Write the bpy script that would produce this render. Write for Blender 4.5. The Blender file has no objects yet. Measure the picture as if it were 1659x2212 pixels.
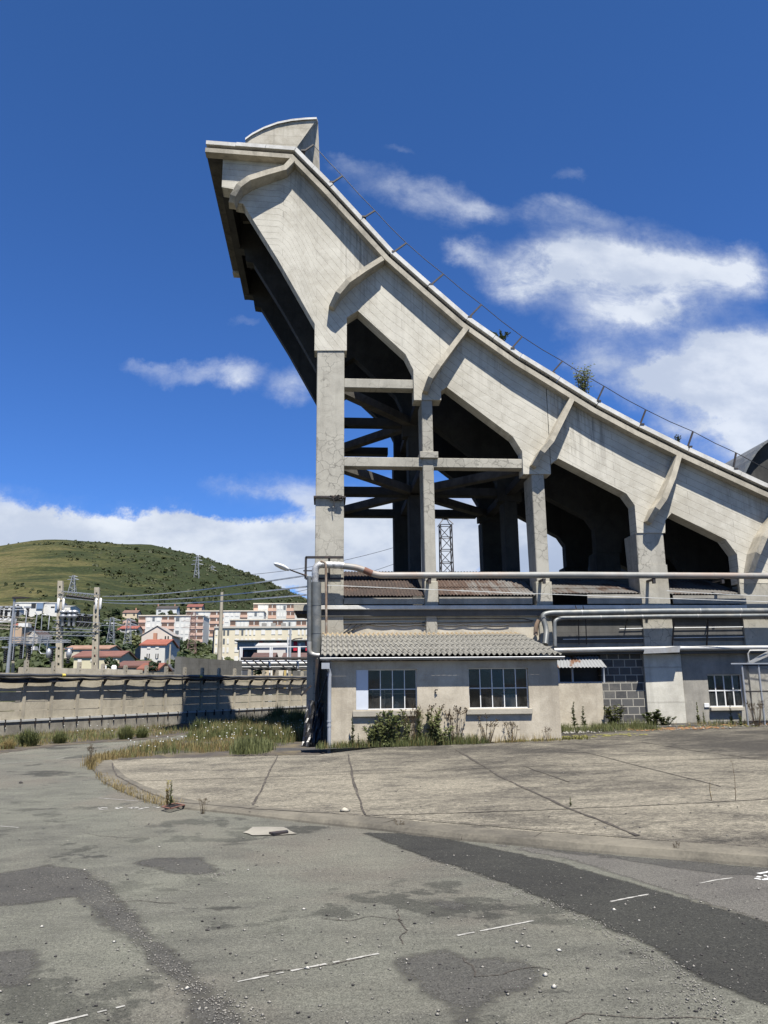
import bpy, math, random
import numpy as np
from mathutils import Vector, Matrix
random.seed(7); np.random.seed(7)
R = math.radians
scene = bpy.context.scene
col = scene.collection

# ------------------------------------------------------------------ camera
FPX = 1661.0                      # focal length in photo units (photo taken as 1659 x 2212 units)
YAW, PITCH, ROLL, EYE = R(4.3), R(12.66), R(0.5), 1.65
r0 = Vector((math.cos(YAW), -math.sin(YAW), 0)); f0 = Vector((math.sin(YAW), math.cos(YAW), 0)); u0 = Vector((0, 0, 1))
fwd = f0*math.cos(PITCH) + u0*math.sin(PITCH); upv = u0*math.cos(PITCH) - f0*math.sin(PITCH)
rgt = r0*math.cos(ROLL) - upv*math.sin(ROLL); upv = r0*math.sin(ROLL) + upv*math.cos(ROLL)
cd = bpy.data.cameras.new('camera'); cam = bpy.data.objects.new('camera', cd); col.objects.link(cam)
cd.sensor_fit = 'VERTICAL'; cd.sensor_height = 36.0; cd.lens = 36.0*FPX/2212.0
cd.clip_start = 0.05; cd.clip_end = 6000
cam.matrix_world = Matrix(((rgt.x, upv.x, -fwd.x, 0), (rgt.y, upv.y, -fwd.y, 0), (rgt.z, upv.z, -fwd.z, EYE), (0, 0, 0, 1)))
scene.camera = cam
def ray(x, y): return fwd + rgt*((x-829.5)/FPX) + upv*((1106-y)/FPX)
def U(x, y, Y):                   # measured point on the upright plane at depth Y
    v = ray(x, y); p = v*(Y/v.y); return Vector((p.x, Y, p.z+EYE))
def G(x, y, z=0.0):               # measured point on the level plane z
    v = ray(x, y); t = (z-EYE)/v.z; return Vector((v.x*t, v.y*t, z))

# ------------------------------------------------------------------ light
SUN_EL, SUN_AZ = R(66), R(16)     # azimuth to the right of the direction behind the camera
sd = Vector((math.sin(SUN_AZ)*math.cos(SUN_EL), -math.cos(SUN_AZ)*math.cos(SUN_EL), math.sin(SUN_EL)))
sl = bpy.data.lights.new('sun', 'SUN'); sl.energy = 5.0; sl.angle = R(0.53); sl.color = (1.0, 0.96, 0.89)
so = bpy.data.objects.new('sun', sl); col.objects.link(so); so.rotation_euler = sd.to_track_quat('Z', 'Y').to_euler()
vs = scene.view_settings; vs.view_transform = 'Standard'; vs.look = 'None'; vs.exposure = 1.32; vs.gamma = 1.0; vs.use_curve_mapping = False

class NT:                         # terse node-tree writer
    def __init__(s, nt): s.nt = nt; s.nodes = nt.nodes; s.nodes.clear()
    def n(s, t, **kw):
        o = s.nodes.new(t); ins = kw.pop('i', {})
        for k, v in kw.items(): setattr(o, k, v)
        for k, v in ins.items():
            if hasattr(v, 'is_linked') or isinstance(v, bpy.types.NodeSocket): s.nt.links.new(v, o.inputs[k])
            else: o.inputs[k].default_value = v
        return o
    def m(s, op, a, b=0.0, c=None, clamp=False):
        ins = {0: a, 1: b}
        if c is not None: ins[2] = c
        return s.n('ShaderNodeMath', operation=op, use_clamp=clamp, i=ins).outputs[0]
    def mapr(s, v, a, b, c=0.0, d=1.0, smooth=False):
        return s.n('ShaderNodeMapRange', interpolation_type='SMOOTHSTEP' if smooth else 'LINEAR', i={0: v, 1: a, 2: b, 3: c, 4: d}).outputs[0]
    def mix(s, f, a, b, mode='MIX'):
        o = s.n('ShaderNodeMix', data_type='RGBA', blend_type=mode, clamp_factor=True)
        for k, v in ((0, f), (6, a), (7, b)):
            if isinstance(v, bpy.types.NodeSocket): s.nt.links.new(v, o.inputs[k])
            else: o.inputs[k].default_value = v if k == 0 else c4(v)
        return o.outputs[2]
    def noise(s, vec, scale, detail=4.0, rough=0.55, dist=0.0):
        return s.n('ShaderNodeTexNoise', i={'Vector': vec, 'Scale': scale, 'Detail': detail, 'Roughness': rough, 'Distortion': dist}).outputs[0]
    def mapping(s, vec, loc=(0,0,0), rot=(0,0,0), sc=(1,1,1)):
        return s.n('ShaderNodeMapping', i={0: vec, 1: loc, 2: rot, 3: sc}).outputs[0]
def c4(c):
    if isinstance(c, (int, float)): return (c, c, c, 1)
    return (c[0], c[1], c[2], 1)
def sr(h):                        # sRGB hex to linear
    return tuple(((v/12.92) if v <= 0.04045 else ((v+0.055)/1.055)**2.4) for v in (int(h[k:k+2], 16)/255 for k in (0, 2, 4)))

# ------------------------------------------------------------------ sky with clouds (a function of direction)
world = bpy.data.worlds.new('World'); scene.world = world; world.use_nodes = True
w = NT(world.node_tree)
tc = w.n('ShaderNodeTexCoord').outputs['Generated']
sky = w.n('ShaderNodeTexSky', sky_type='NISHITA', sun_disc=False, sun_elevation=SUN_EL, sun_rotation=R(180)-SUN_AZ, altitude=400, air_density=1.0, dust_density=0.15, ozone_density=1.6)
sx = w.n('ShaderNodeSeparateXYZ', i={0: tc}).outputs
yy = w.m('MAXIMUM', sx[1], 0.02)
cu, cv = w.m('DIVIDE', sx[0], yy), w.m('DIVIDE', sx[2], yy)
uv = w.n('ShaderNodeCombineXYZ', i={0: cu, 1: cv, 2: 0.0}).outputs[0]
wn = w.n('ShaderNodeTexNoise', i={'Vector': uv, 'Scale': 5.0, 'Detail': 8.0, 'Roughness': 0.66})
warp = w.n('ShaderNodeVectorMath', operation='MULTIPLY_ADD', i={0: wn.outputs['Color'], 1: (0.16, 0.12, 0), 2: uv}).outputs[0]
warp = w.n('ShaderNodeVectorMath', operation='SUBTRACT', i={0: warp, 1: (0.08, 0.06, 0)}).outputs[0]
ws = w.n('ShaderNodeSeparateXYZ', i={0: warp}).outputs
CLOUDS = [  # photo x, y, half-width, half-height, weight
 (60,1172,210,50,1.5),(260,1178,190,46,1.5),(430,1196,170,44,1.4),(590,1215,160,42,1.3),(-250,1150,260,70,1.4),(760,1235,130,45,1.0),
 (330,778,62,20,.48),(420,806,80,24,.56),(505,812,40,28,.56),(630,838,55,28,.58),(530,700,40,14,.22),(480,1055,60,18,.3),(600,1060,90,36,.42),(680,1100,80,40,.5),
 (820,1130,120,60,1.1),(1000,1150,160,90,1.2),(880,1225,120,40,1.2),(1200,1190,130,70,1.1),
 (850,410,85,36,.46),(960,445,100,42,.52),(1050,450,50,20,.44),(760,370,40,20,.28),(1180,440,60,26,.42),(1240,380,50,18,.24),(1250,465,70,24,.42),(850,335,40,12,.2),
 (1190,570,110,50,.85),(1330,570,165,74,1.25),(1500,590,125,58,1.05),(1350,680,120,42,.95),(1440,672,110,34,.6),(1120,600,60,40,.7),(1010,540,55,24,.85),(1610,575,55,48,.8),
 (1430,820,90,45,1.2),(1540,830,130,80,1.5),(1650,820,110,95,1.5),(1600,910,90,55,1.2),(1290,770,55,40,.8),(1560,745,110,24,.6),(1700,980,160,70,1.2),(1480,930,60,25,.6)]
acc = None
for (x, y, a, b, wt) in CLOUDS:
    v = ray(x, y); pu, pv = v.x/v.y, v.z/v.y
    k = 1.0/(FPX*ray(829.5, y).y)     # photo units to direction units
    e1 = w.m('MULTIPLY', w.m('SUBTRACT', ws[0], pu), 1/(a*k)); e2 = w.m('MULTIPLY', w.m('SUBTRACT', ws[1], pv), 1/(b*k))
    dd = w.m('MULTIPLY_ADD', e1, e1, w.m('MULTIPLY', e2, e2))
    g = w.m('MULTIPLY', w.m('EXPONENT', w.m('MULTIPLY', dd, -0.9)), wt)
    acc = g if acc is None else w.m('ADD', acc, g)
fb = w.noise(w.mapping(uv, sc=(1, 1.7, 1)), 6.0, 12.0, 0.66, 0.4)
fb2 = w.noise(w.mapping(uv, loc=(3, 1, 0), sc=(1, 1.4, 1)), 21.0, 8.0, 0.68, 0.5)
tex = w.m('ADD', w.m('MULTIPLY', fb, 1.5), w.m('MULTIPLY', fb2, 0.75))
dens = w.m('MULTIPLY', w.m('MINIMUM', acc, 1.5), w.m('SUBTRACT', tex, 0.52))
front = w.mapr(sx[1], 0.02, 0.15)
crisp = w.mapr(dens, 0.16, 0.42, 0, 0.985, True); soft = w.m('POWER', w.mapr(dens, 0.07, 0.72, 0, 0.90), 1.15); lowb = w.mapr(cv, 0.27, 0.22, 0, 1)
mask = w.m('MULTIPLY', w.m('ADD', w.m('MULTIPLY', crisp, lowb), w.m('MULTIPLY', soft, w.m('SUBTRACT', 1.0, lowb))), front)
shade = w.noise(w.mapping(uv, loc=(0.02, -0.035, 0), sc=(1, 1.6, 1)), 7.0, 6.0, 0.55)
lowgrey = w.m('MULTIPLY', w.mapr(cv, 0.30, 0.10, 0, 1), w.mapr(cu, -0.25, 0.05, 0.25, 1))
sh = w.m('ADD', w.mapr(shade, 0.36, 0.62, 0.0, 0.62, True), w.m('MULTIPLY', lowgrey, 0.5))
ccol = w.mix(w.m('MULTIPLY', sh, 0.9, clamp=True), (0.64, 0.68, 0.74), (0.29, 0.355, 0.49))
b1 = w.n('ShaderNodeBackground', i={0: w.mix(1.0, sky.outputs[0], w.mix(w.mapr(sx[2], .72, .22), (0.335, 0.635, 1.04), (0.375, 0.68, 1.24)), 'MULTIPLY'), 1: 0.0505})
b2 = w.n('ShaderNodeBackground', i={0: ccol, 1: 0.535})
mx = w.n('ShaderNodeMixShader', i={0: mask, 1: b1.outputs[0], 2: b2.outputs[0]})
wo = w.n('ShaderNodeOutputWorld', i={0: mx.outputs[0]})

# ------------------------------------------------------------------ mesh helpers
class MB:
    def __init__(s): s.v = []; s.f = []; s.uv = []; s.sm = []
    def add(s, vs, fs, smooth=False, uv=None):
        b = len(s.v); s.v += [Vector(p) for p in vs]; s.f += [tuple(b+i for i in q) for q in fs]; s.sm += [smooth]*len(fs)
        s.uv += uv if uv else [(0, 0)]*len(vs)
        return s
    def box(s, x0, x1, y0, y1, z0, z1):
        return s.add([(x0,y0,z0),(x1,y0,z0),(x1,y1,z0),(x0,y1,z0),(x0,y0,z1),(x1,y0,z1),(x1,y1,z1),(x0,y1,z1)],
            [(0,3,2,1),(4,5,6,7),(0,1,5,4),(1,2,6,5),(2,3,7,6),(3,0,4,7)])
    def hexa(s, p):               # p: bottom ring of 4, top ring of 4
        return s.add(p, [(0,3,2,1),(4,5,6,7),(0,1,5,4),(1,2,6,5),(2,3,7,6),(3,0,4,7)])
    def beam(s, p, q, w_, h_, up=(0, 0, 1)):
        p, q = Vector(p), Vector(q); d = (q-p).normalized(); up = Vector(up)
        if abs(d.dot(up)) > 0.98: up = Vector((0, 1, 0))
        a = d.cross(up).normalized()*w_/2; b = a.cross(d).normalized()*h_/2
        return s.hexa([p-a-b, p+a-b, q+a-b, q-a-b, p-a+b, p+a+b, q+a+b, q-a+b])
    def tube(s, pts, r, n=8, cap=True, r1=None):
        pts = [Vector(p) for p in pts]; N = len(pts); rings = []
        d = (pts[1]-pts[0]).normalized(); a = d.orthogonal().normalized()
        for i, p in enumerate(pts):
            t = (pts[min(i+1, N-1)]-pts[max(i-1, 0)]).normalized()
            a = (a - t*a.dot(t))
            a = a.normalized() if a.length > 1e-6 else t.orthogonal().normalized()
            b = t.cross(a); rr = r if r1 is None else r+(r1-r)*i/(N-1)
            if isinstance(r, (list, tuple)): rr = r[i]
            rings.append([p + (a*math.cos(2*math.pi*k/n)+b*math.sin(2*math.pi*k/n))*rr for k in range(n)])
        vs = [v for q in rings for v in q]
        fs = [(i*n+k, i*n+(k+1) % n, (i+1)*n+(k+1) % n, (i+1)*n+k) for i in range(N-1) for k in range(n)]
        base = len(s.v); s.add(vs, fs, n > 4)
        if cap: s.add(rings[0], [tuple(reversed(range(n)))]); s.add(rings[-1], [tuple(range(n))])
        return s
    def lathe(s, prof, base, n=10, axis=(0, 0, 1)):   # prof: (radius, height)
        q = Vector(axis).to_track_quat('Z', 'Y'); base = Vector(base); m = len(prof)
        vs = [base + q @ Vector((r_*math.cos(2*math.pi*k/n), r_*math.sin(2*math.pi*k/n), h_)) for r_, h_ in prof for k in range(n)]
        s.add(vs, [(i*n+k, i*n+(k+1) % n, (i+1)*n+(k+1) % n, (i+1)*n+k) for i in range(m-1) for k in range(n)], True)
        s.add(vs[-n:], [tuple(range(n))]); return s.add(vs[:n], [tuple(reversed(range(n)))])
    def prism(s, poly, y0, y1):   # polygon in (x, z), extruded along y
        n = len(poly); area = sum(poly[i][0]*poly[(i+1) % n][1]-poly[(i+1) % n][0]*poly[i][1] for i in range(n))
        if area < 0: poly = poly[::-1]
        return s.add([(x, y0, z) for x, z in poly]+[(x, y1, z) for x, z in poly],
            [tuple(range(n)), tuple(reversed(range(n, 2*n)))]+[(i, i+n, (i+1) % n+n, (i+1) % n) for i in range(n)])
    def sheet(s, poly, thick=0.0):   # level polygon of 3D points facing up
        n = len(poly); return s.add(poly, [tuple(range(n))])
    def corr(s, p00, p10, p01, p11, waves, amp, rows=1, lap=0.012, per=8, jag=0.0, th=0.008):
        # corrugated sheet: p00-p10 the eave, p01-p11 the top edge
        p00, p10, p01, p11 = map(Vector, (p00, p10, p01, p11)); nrm = (p10-p00).cross(p01-p00).normalized()
        nx = int(waves*per)
        for k in range(rows):
            t0, t1 = k/rows - (0.03 if k else 0), (k+1)/rows
            js = [random.uniform(-jag, jag) for _ in range(int(waves/5)+2)]
            vs = []
            for lay in (0, -th):
                for j, t in enumerate((t0, t1)):
                    for i in range(nx+1):
                        u_ = i/nx; tt = t + (js[int(u_*waves/5)] if j == 0 else 0)
                        p = (p00.lerp(p10, u_)).lerp(p01.lerp(p11, u_), tt)
                        o = amp*math.sin(2*math.pi*u_*waves) + lay + (lap*2 if j == 0 else 0) + abs(js[int(u_*waves/5)])*0.3
                        vs.append(p + nrm*o)
            m = nx+1; fs = []
            for i in range(nx):
                fs += [(i, i+1, m+i+1, m+i), (2*m+i, 3*m+i, 3*m+i+1, 2*m+i+1), (2*m+i, 2*m+i+1, i+1, i)]
            s.add(vs, fs, False)
        return s
    def build(s, name, mat, parent=None, bevel=0.0, smooth=None):
        me = bpy.data.meshes.new(name); o0 = wloc(parent)
        me.from_pydata([tuple(p-o0) for p in s.v], [], s.f)
        if any(u != (0, 0) for u in s.uv):
            l = me.uv_layers.new(name='UVMap')
            for lp in me.loops: l.data[lp.index].uv = s.uv[lp.vertex_index]
        me.polygons.foreach_set('use_smooth', s.sm if smooth is None else [smooth]*len(s.f))
        for m in (mat if isinstance(mat, (list, tuple)) else [mat]): me.materials.append(m)
        o = bpy.data.objects.new(name, me); col.objects.link(o); o.parent = parent
        if bevel:
            b = o.modifiers.new('bevel', 'BEVEL'); b.width = bevel; b.segments = 1; b.limit_method = 'ANGLE'; b.angle_limit = R(50)
        return o
def wloc(o):
    p = Vector((0, 0, 0))
    while o is not None: p += o.location; o = o.parent
    return p
def tag(o, label=None, cat=None, group=None, kind=None):
    for k, v in (('label', label), ('category', cat), ('group', group), ('kind', kind)):
        if v: o[k] = v
    return o
def thing(name, label, cat, loc=(0, 0, 0), group=None):
    o = bpy.data.objects.new(name, None); col.objects.link(o); o.location = loc; o.empty_display_size = 0.3
    return tag(o, label, cat, group)
def children(o): return [c for c in col.objects if c.parent == o]
KIDS = {}
def copy_tree(o, parent=None):
    c = o.copy(); col.objects.link(c)
    if parent is not None: c.parent = parent
    kids = KIDS.setdefault(o.name, [q for q in col.objects if q.parent == o])
    for ch in kids: copy_tree(ch, c)
    return c
def interp(x, xs, ys): return float(np.interp(x, xs, ys))
def wall_open(mb, x0, x1, z0, z1, y0, y1, ops):   # upright wall with rectangular openings (ox0, ox1, oz0, oz1)
    ops = sorted(ops); x = x0
    for (a, b, c, d) in ops:
        if a > x: mb.box(x, a, y0, y1, z0, z1)
        if c > z0: mb.box(a, b, y0, y1, z0, c)
        if d < z1: mb.box(a, b, y0, y1, d, z1)
        x = b
    if x < x1: mb.box(x, x1, y0, y1, z0, z1)

# ------------------------------------------------------------------ materials
def mat(name, fn):
    m = bpy.data.materials.new(name); m.use_nodes = True; t = NT(m.node_tree)
    bs = t.n('ShaderNodeBsdfPrincipled'); t.n('ShaderNodeOutputMaterial', i={0: bs.outputs[0]})
    t.bs = bs; t.pos = t.n('ShaderNodeNewGeometry').outputs['Position']
    fn(t); return m
ALB = 0.68
def setp(t, **k):
    names = dict(c='Base Color', r='Roughness', m='Metallic', s='Specular IOR Level')
    for a, v in k.items():
        q = t.bs.inputs[names[a]]
        if a == 'c': v = t.mix(1.0, v, (ALB, ALB, ALB), 'MULTIPLY') if isinstance(v, bpy.types.NodeSocket) else tuple(x*ALB for x in c4(v)[:3])
        if isinstance(v, bpy.types.NodeSocket): t.nt.links.new(v, q)
        else: q.default_value = c4(v) if a == 'c' else v
def bump(t, h, strength=0.4, dist=0.02):
    b = t.n('ShaderNodeBump', i={'Height': h, 'Strength': strength, 'Distance': dist}); t.nt.links.new(b.outputs[0], t.bs.inputs['Normal'])
def concrete(name, light, dark, board=False, crack=0.0, streak=0.5, spot=0.35, base=None, seams=0.0, coords='pos'):
    def fn(t):
        p = t.pos
        if coords == 'obj': p = t.n('ShaderNodeTexCoord').outputs['Object']
        a = t.noise(p, 0.45, 6, 0.6); b = t.noise(p, 2.6, 8, 0.65, 0.4); c = t.noise(p, 30, 4, 0.6)
        k = t.m('ADD', t.m('MULTIPLY', a, 0.5), t.m('ADD', t.m('MULTIPLY', b, 0.38), t.m('MULTIPLY', c, 0.18)))
        cl = t.mix(t.mapr(k, 0.40, 0.66, 0, 1, True), dark, light)
        st = t.noise(t.mapping(p, sc=(3.0, 3.0, 0.16)), 1.0, 6, 0.65)
        cl = t.mix(t.m('MULTIPLY', t.mapr(st, 0.52, 0.78), streak), cl, tuple(x*0.42 for x in dark))
        sp = t.noise(p, 1.1, 7, 0.7, 0.8)
        cl = t.mix(t.m('MULTIPLY', t.mapr(sp, 0.58, 0.72), spot), cl, tuple(x*0.6 for x in dark))
        h = t.m('ADD', t.m('MULTIPLY', b, 0.6), t.m('MULTIPLY', c, 0.3))
        if board:
            uv_ = t.n('ShaderNodeUVMap').outputs[0]
            wv = t.noise(uv_, 1.3, 4, 0.6)
            uvw = t.n('ShaderNodeVectorMath', operation='MULTIPLY_ADD', i={0: t.n('ShaderNodeCombineXYZ', i={0: wv, 1: wv, 2: 0.0}).outputs[0], 1: (0.08, 0.05, 0), 2: uv_}).outputs[0]
            br = t.n('ShaderNodeTexBrick', offset=0.37, squash=1.0, i={'Vector': uvw, 'Scale': 1.0, 'Mortar Size': 0.005, 'Mortar Smooth': 0.4, 'Brick Width': 4.3, 'Row Height': 0.23, 'Color1': (1, 1, 1, 1), 'Color2': (0.965, 0.965, 0.965, 1)})
            gate = t.mapr(t.noise(uv_, 0.9, 3, 0.6), 0.44, 0.60)
            cl = t.mix(t.m('MULTIPLY', br.outputs['Fac'], t.m('MULTIPLY', gate, 0.40)), cl, tuple(x*0.45 for x in dark))
            cl = t.mix(0.6, cl, br.outputs['Color'], 'MULTIPLY')
            gr = t.noise(t.mapping(uv_, sc=(0.9, 9, 1)), 2.0, 5, 0.65)
            cl = t.mix(t.m('MULTIPLY', t.mapr(gr, 0.55, 0.75), 0.35), cl, dark)
            h = t.m('ADD', h, t.m('MULTIPLY', br.outputs['Fac'], -0.5)); vv = t.n('ShaderNodeSeparateXYZ', i={0: uv_}).outputs
            dr = t.noise(t.mapping(uv_, sc=(5.5, .45, 1)), 1.0, 6, .7); reg = t.mapr(t.noise(t.mapping(uv_, loc=(2.2,0,0), sc=(.22, .05, 1)), 1.0, 2), .45, .60)
            cl = t.mix(t.m('MULTIPLY', t.m('MULTIPLY', t.mapr(dr, .46, .66), reg), t.mapr(vv[1], .2, 2.0, .95, 0)), cl, (.12, .11, .095))
        if seams:
            sz = t.n('ShaderNodeSeparateXYZ', i={0: p}).outputs[2]
            fr = t.m('FRACT', t.m('DIVIDE', t.m('ADD', sz, t.m('MULTIPLY', b, 0.05)), seams))
            cl = t.mix(t.m('MULTIPLY', t.m('LESS_THAN', fr, 0.05), 0.35), cl, tuple(x*0.5 for x in dark))
        if crack:
            vo = t.n('ShaderNodeTexVoronoi', feature='DISTANCE_TO_EDGE', i={'Vector': t.n('ShaderNodeVectorMath', operation='MULTIPLY_ADD', i={0: t.n('ShaderNodeTexNoise', i={'Vector': p, 'Scale': 5.0, 'Detail': 5.0}).outputs['Color'], 1: (0.25, 0.25, 0.25), 2: p}).outputs[0], 'Scale': 3.2}).outputs[0]
            ck = t.m('MULTIPLY', t.mapr(vo, 0.0, 0.045, 1, 0), t.mapr(t.noise(p, .8, 3), 0.42, 0.55))
            cl = t.mix(t.m('MULTIPLY', ck, crack), cl, tuple(x*0.3 for x in dark))
        setp(t, c=cl, r=0.9, s=0.25); bump(t, h, 0.5, 0.02)
    return mat(name, fn)
M = {}
M['girder'] = concrete('cast_concrete', (0.66, 0.625, 0.53), (0.47, 0.437, 0.36), board=True, streak=0.15, spot=0.42)
M['column'] = concrete('column_concrete', (0.47, 0.445, 0.375), (0.33, 0.31, 0.26), crack=0.7, streak=0.35)
M['rib'] = concrete('rib_concrete', (0.54, 0.49, 0.39), (0.31, 0.28, 0.22), streak=0.6, spot=0.7)
M['innercon'] = concrete('inner_concrete', (0.070, 0.068, 0.062), (0.036, 0.035, 0.032), streak=0.5)  # near-black copy of the concrete: under-ramp shade put into the colour
M['deck'] = concrete('deck_concrete', (0.14, 0.13, 0.11), (0.06, 0.056, 0.05), streak=0.8, spot=0.8)  # darkened for the soffit, its shade put into the colour
M['coping'] = concrete('pale_coping', (0.74, 0.73, 0.69), (0.52, 0.50, 0.45), streak=0.3, spot=0.5)
M['bank'] = concrete('bank_concrete', (0.56, 0.52, 0.43), (0.30, 0.265, 0.20), streak=0.8, spot=0.5, seams=0.35)
M['pierlight'] = concrete('pale_pier', (0.70, 0.67, 0.57), (0.48, 0.455, 0.385), streak=0.5, spot=0.3, seams=1.05)
M['facade'] = concrete('facade_render', (0.64, 0.58, 0.46), (0.44, 0.39, 0.30), streak=0.5)
M['facade_grey'] = concrete('grey_render', (0.40, 0.375, 0.32), (0.26, 0.245, 0.21), streak=0.6)
M['facade_dark'] = concrete('dark_facade', (0.135, 0.13, 0.118), (0.085, 0.082, 0.075), streak=0.4, seams=0.32)  # dark facade tone; on the wall panels and ledge band it paints shade
M['render'] = concrete('annex_render', (0.61, 0.545, 0.43), (0.39, 0.34, 0.26), streak=0.4, spot=0.6)
M['sill'] = concrete('sill_stone', (0.46, 0.42, 0.34), (0.36, 0.33, 0.27), streak=0.2)
M['fence'] = concrete('fence_panel', (0.54, 0.485, 0.375), (0.38, 0.34, 0.26), streak=0.55, spot=0.3, crack=0.25)
M['fencepost'] = concrete('fence_post', (0.50, 0.45, 0.35), (0.33, 0.295, 0.23), streak=0.4)
M['plinth'] = concrete('plinth_concrete', (0.40, 0.37, 0.30), (0.19, 0.175, 0.145), streak=0.9, spot=0.7)
M['wallgrey'] = concrete('weathered_wall', (0.20, 0.195, 0.175), (0.13, 0.125, 0.11), streak=0.6, seams=0.28)
def blockwork(t):
    p = t.mapping(t.pos, rot=(R(90), 0, 0))
    br = t.n('ShaderNodeTexBrick', offset=0.5, i={'Vector': p, 'Scale': 1.0, 'Mortar Size': 0.016, 'Mortar Smooth': 0.25, 'Brick Width': 0.36, 'Row Height': 0.235, 'Color1': (0.075, 0.075, 0.075, 1), 'Color2': (0.13, 0.128, 0.122, 1), 'Mortar': (0.40, 0.375, 0.32, 1)})
    n_ = t.noise(t.pos, 3, 7, 0.7); cl = t.mix(t.mapr(n_, 0.5, 0.75, 0, 0.5), br.outputs['Color'], (0.24, 0.22, 0.19))
    cl = t.mix(0.5, cl, t.mix(t.noise(t.pos, 40, 3), 0.6, 1.3), 'MULTIPLY')
    setp(t, c=cl, r=0.95, s=0.2); bump(t, t.m('ADD', t.m('MULTIPLY', br.outputs['Fac'], -0.5), t.m('MULTIPLY', t.noise(t.pos, 60, 3), 0.5)), 0.6, 0.02)
M['block'] = mat('concrete_block', blockwork)
def simple(name, c, r=0.6, m=0.0, var=0.25, scale=3.0, s=0.4, bmp=0.0, dirt=None, dirt_amt=0.5, dirt_scale=2.0, coords='pos'):
    def fn(t):
        p = t.pos if coords == 'pos' else t.n('ShaderNodeTexCoord').outputs['Object']
        n_ = t.noise(p, scale, 6, 0.65)
        cl = t.mix(t.mapr(n_, 0.3, 0.7), tuple(x*(1-var) for x in c), tuple(min(1, x*(1+var)) for x in c))
        if dirt: cl = t.mix(t.m('MULTIPLY', t.mapr(t.noise(p, dirt_scale, 7, 0.7, 0.5), 0.48, 0.66), dirt_amt), cl, dirt)
        setp(t, c=cl, r=r, m=m, s=s)
        if bmp: bump(t, t.noise(p, scale*8, 4), bmp, 0.01)
    return mat(name, fn)
def rust(t):
    n_ = t.noise(t.mapping(t.pos, sc=(1.0, 0.5, 0.5)), 1.6, 7, 0.65, 0.6); n2 = t.noise(t.mapping(t.pos, sc=(7, 0.4, 0.4)), 1.0, 5, 0.6); sx_ = t.n('ShaderNodeSeparateXYZ', i={0: t.pos}).outputs
    old = t.mapr(sx_[0], 2.5, 6.0, 0.22, 0.0)
    k = t.m('ADD', t.m('ADD', t.m('MULTIPLY', n_, 0.6), t.m('MULTIPLY', n2, 0.4)), old)
    cl = t.mix(t.mapr(k, 0.47, 0.60, 0, 1, True), (0.15, 0.144, 0.135), (0.075, 0.046, 0.034))
    cl = t.mix(t.mapr(k, 0.60, 0.72), cl, (0.045, 0.033, 0.028))
    cl = t.mix(t.m('MULTIPLY', t.mapr(t.noise(t.pos, 14, 4), 0.5, 0.7), 0.35), cl, (0.20, 0.15, 0.11))
    setp(t, c=cl, r=0.75, s=0.3); bump(t, t.noise(t.pos, 25, 4), 0.2, 0.01)
M['rust'] = mat('rusty_sheet', rust)
def rust2(t):
    n_ = t.noise(t.mapping(t.pos, sc=(2.2, 1, 0.8)), 1.4, 6, 0.6, 0.5)
    setp(t, c=t.mix(t.mapr(n_, 0.5, 0.6, 0, 1, True), (0.24, 0.245, 0.245), (0.16, 0.085, 0.05)), r=0.6, s=0.4)
M['rust2'] = mat('galvanised_sheet_rusting', rust2)
def asb(t):
    n_ = t.noise(t.pos, 2.0, 7, 0.7, 0.5); n2 = t.noise(t.pos, 22, 5, 0.7); sy = t.n('ShaderNodeSeparateXYZ', i={0: t.pos}).outputs[1]
    cl = t.mix(t.mapr(n_, 0.3, 0.7), (0.19, 0.183, 0.162), (0.31, 0.298, 0.262))
    cl = t.mix(t.m('MULTIPLY', t.mapr(n2, 0.5, 0.66), 0.55), cl, (0.11, 0.107, 0.094))
    cl = t.mix(t.m('MULTIPLY', t.mapr(t.noise(t.pos, 6, 5, 0.7), 0.58, 0.68), 0.45), cl, (0.30, 0.28, 0.22))
    cl = t.mix(t.mapr(t.m('ADD', sy, t.m('MULTIPLY', n_, 0.4)), 23.0, 23.5, 0, 0.75), cl, (0.40, 0.30, 0.17))
    setp(t, c=cl, r=0.95, s=0.2); bump(t, n2, 0.5, 0.02)
M['asbestos'] = mat('weathered_fibre_cement', asb)
M['pipe'] = simple('grey_pipe_jacket', (0.235, 0.235, 0.22), 0.55, 0.0, 0.2, 1.5, dirt=(0.33, 0.20, 0.13), dirt_amt=0.45, dirt_scale=0.55)
M['pipegrey'] = simple('zinc_pipe_jacket', (0.15, 0.16, 0.16), 0.5, 0.25, 0.3, 2.0, dirt=(0.30, 0.28, 0.24), dirt_amt=0.6, dirt_scale=3.5)
M['foil'] = simple('aluminium_jacket', (0.52, 0.52, 0.51), 0.4, 0.4, 0.35, 9.0, bmp=1.0, dirt=(.16, .155, .15), dirt_amt=.7, dirt_scale=7)
M['alu'] = simple('pale_pipe_jacket', (0.40, 0.40, 0.385), 0.45, 0.3, 0.2, 2.0, dirt=(0.30, 0.27, 0.22), dirt_amt=0.6)
M['cap'] = simple('weathered_cap', (0.46, 0.46, 0.44), .8, 0, .2, 2.0)
M['meshwire'] = simple('dull_wire', (0.16, 0.155, 0.145), 0.6)
M['pvc'] = simple('grey_plastic_pipe', (0.34, 0.36, 0.39), 0.45, 0, 0.15, 3.0)
M['steel'] = simple('dark_steel', (0.030, 0.028, 0.028), 0.6, 0.2, 0.3, 6.0, dirt=(0.10, 0.055, 0.035), dirt_amt=0.6, dirt_scale=8)
M['rustpipe'] = simple('rusty_pipe', (0.22, 0.15, 0.10), 0.8, 0, 0.3, 5.0, dirt=(0.36, 0.33, 0.28), dirt_amt=0.8, dirt_scale=2.5)
M['rustbrown'] = simple('rust_brown', (0.16, 0.075, 0.05), 0.85, 0, 0.3, 8.0)
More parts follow.
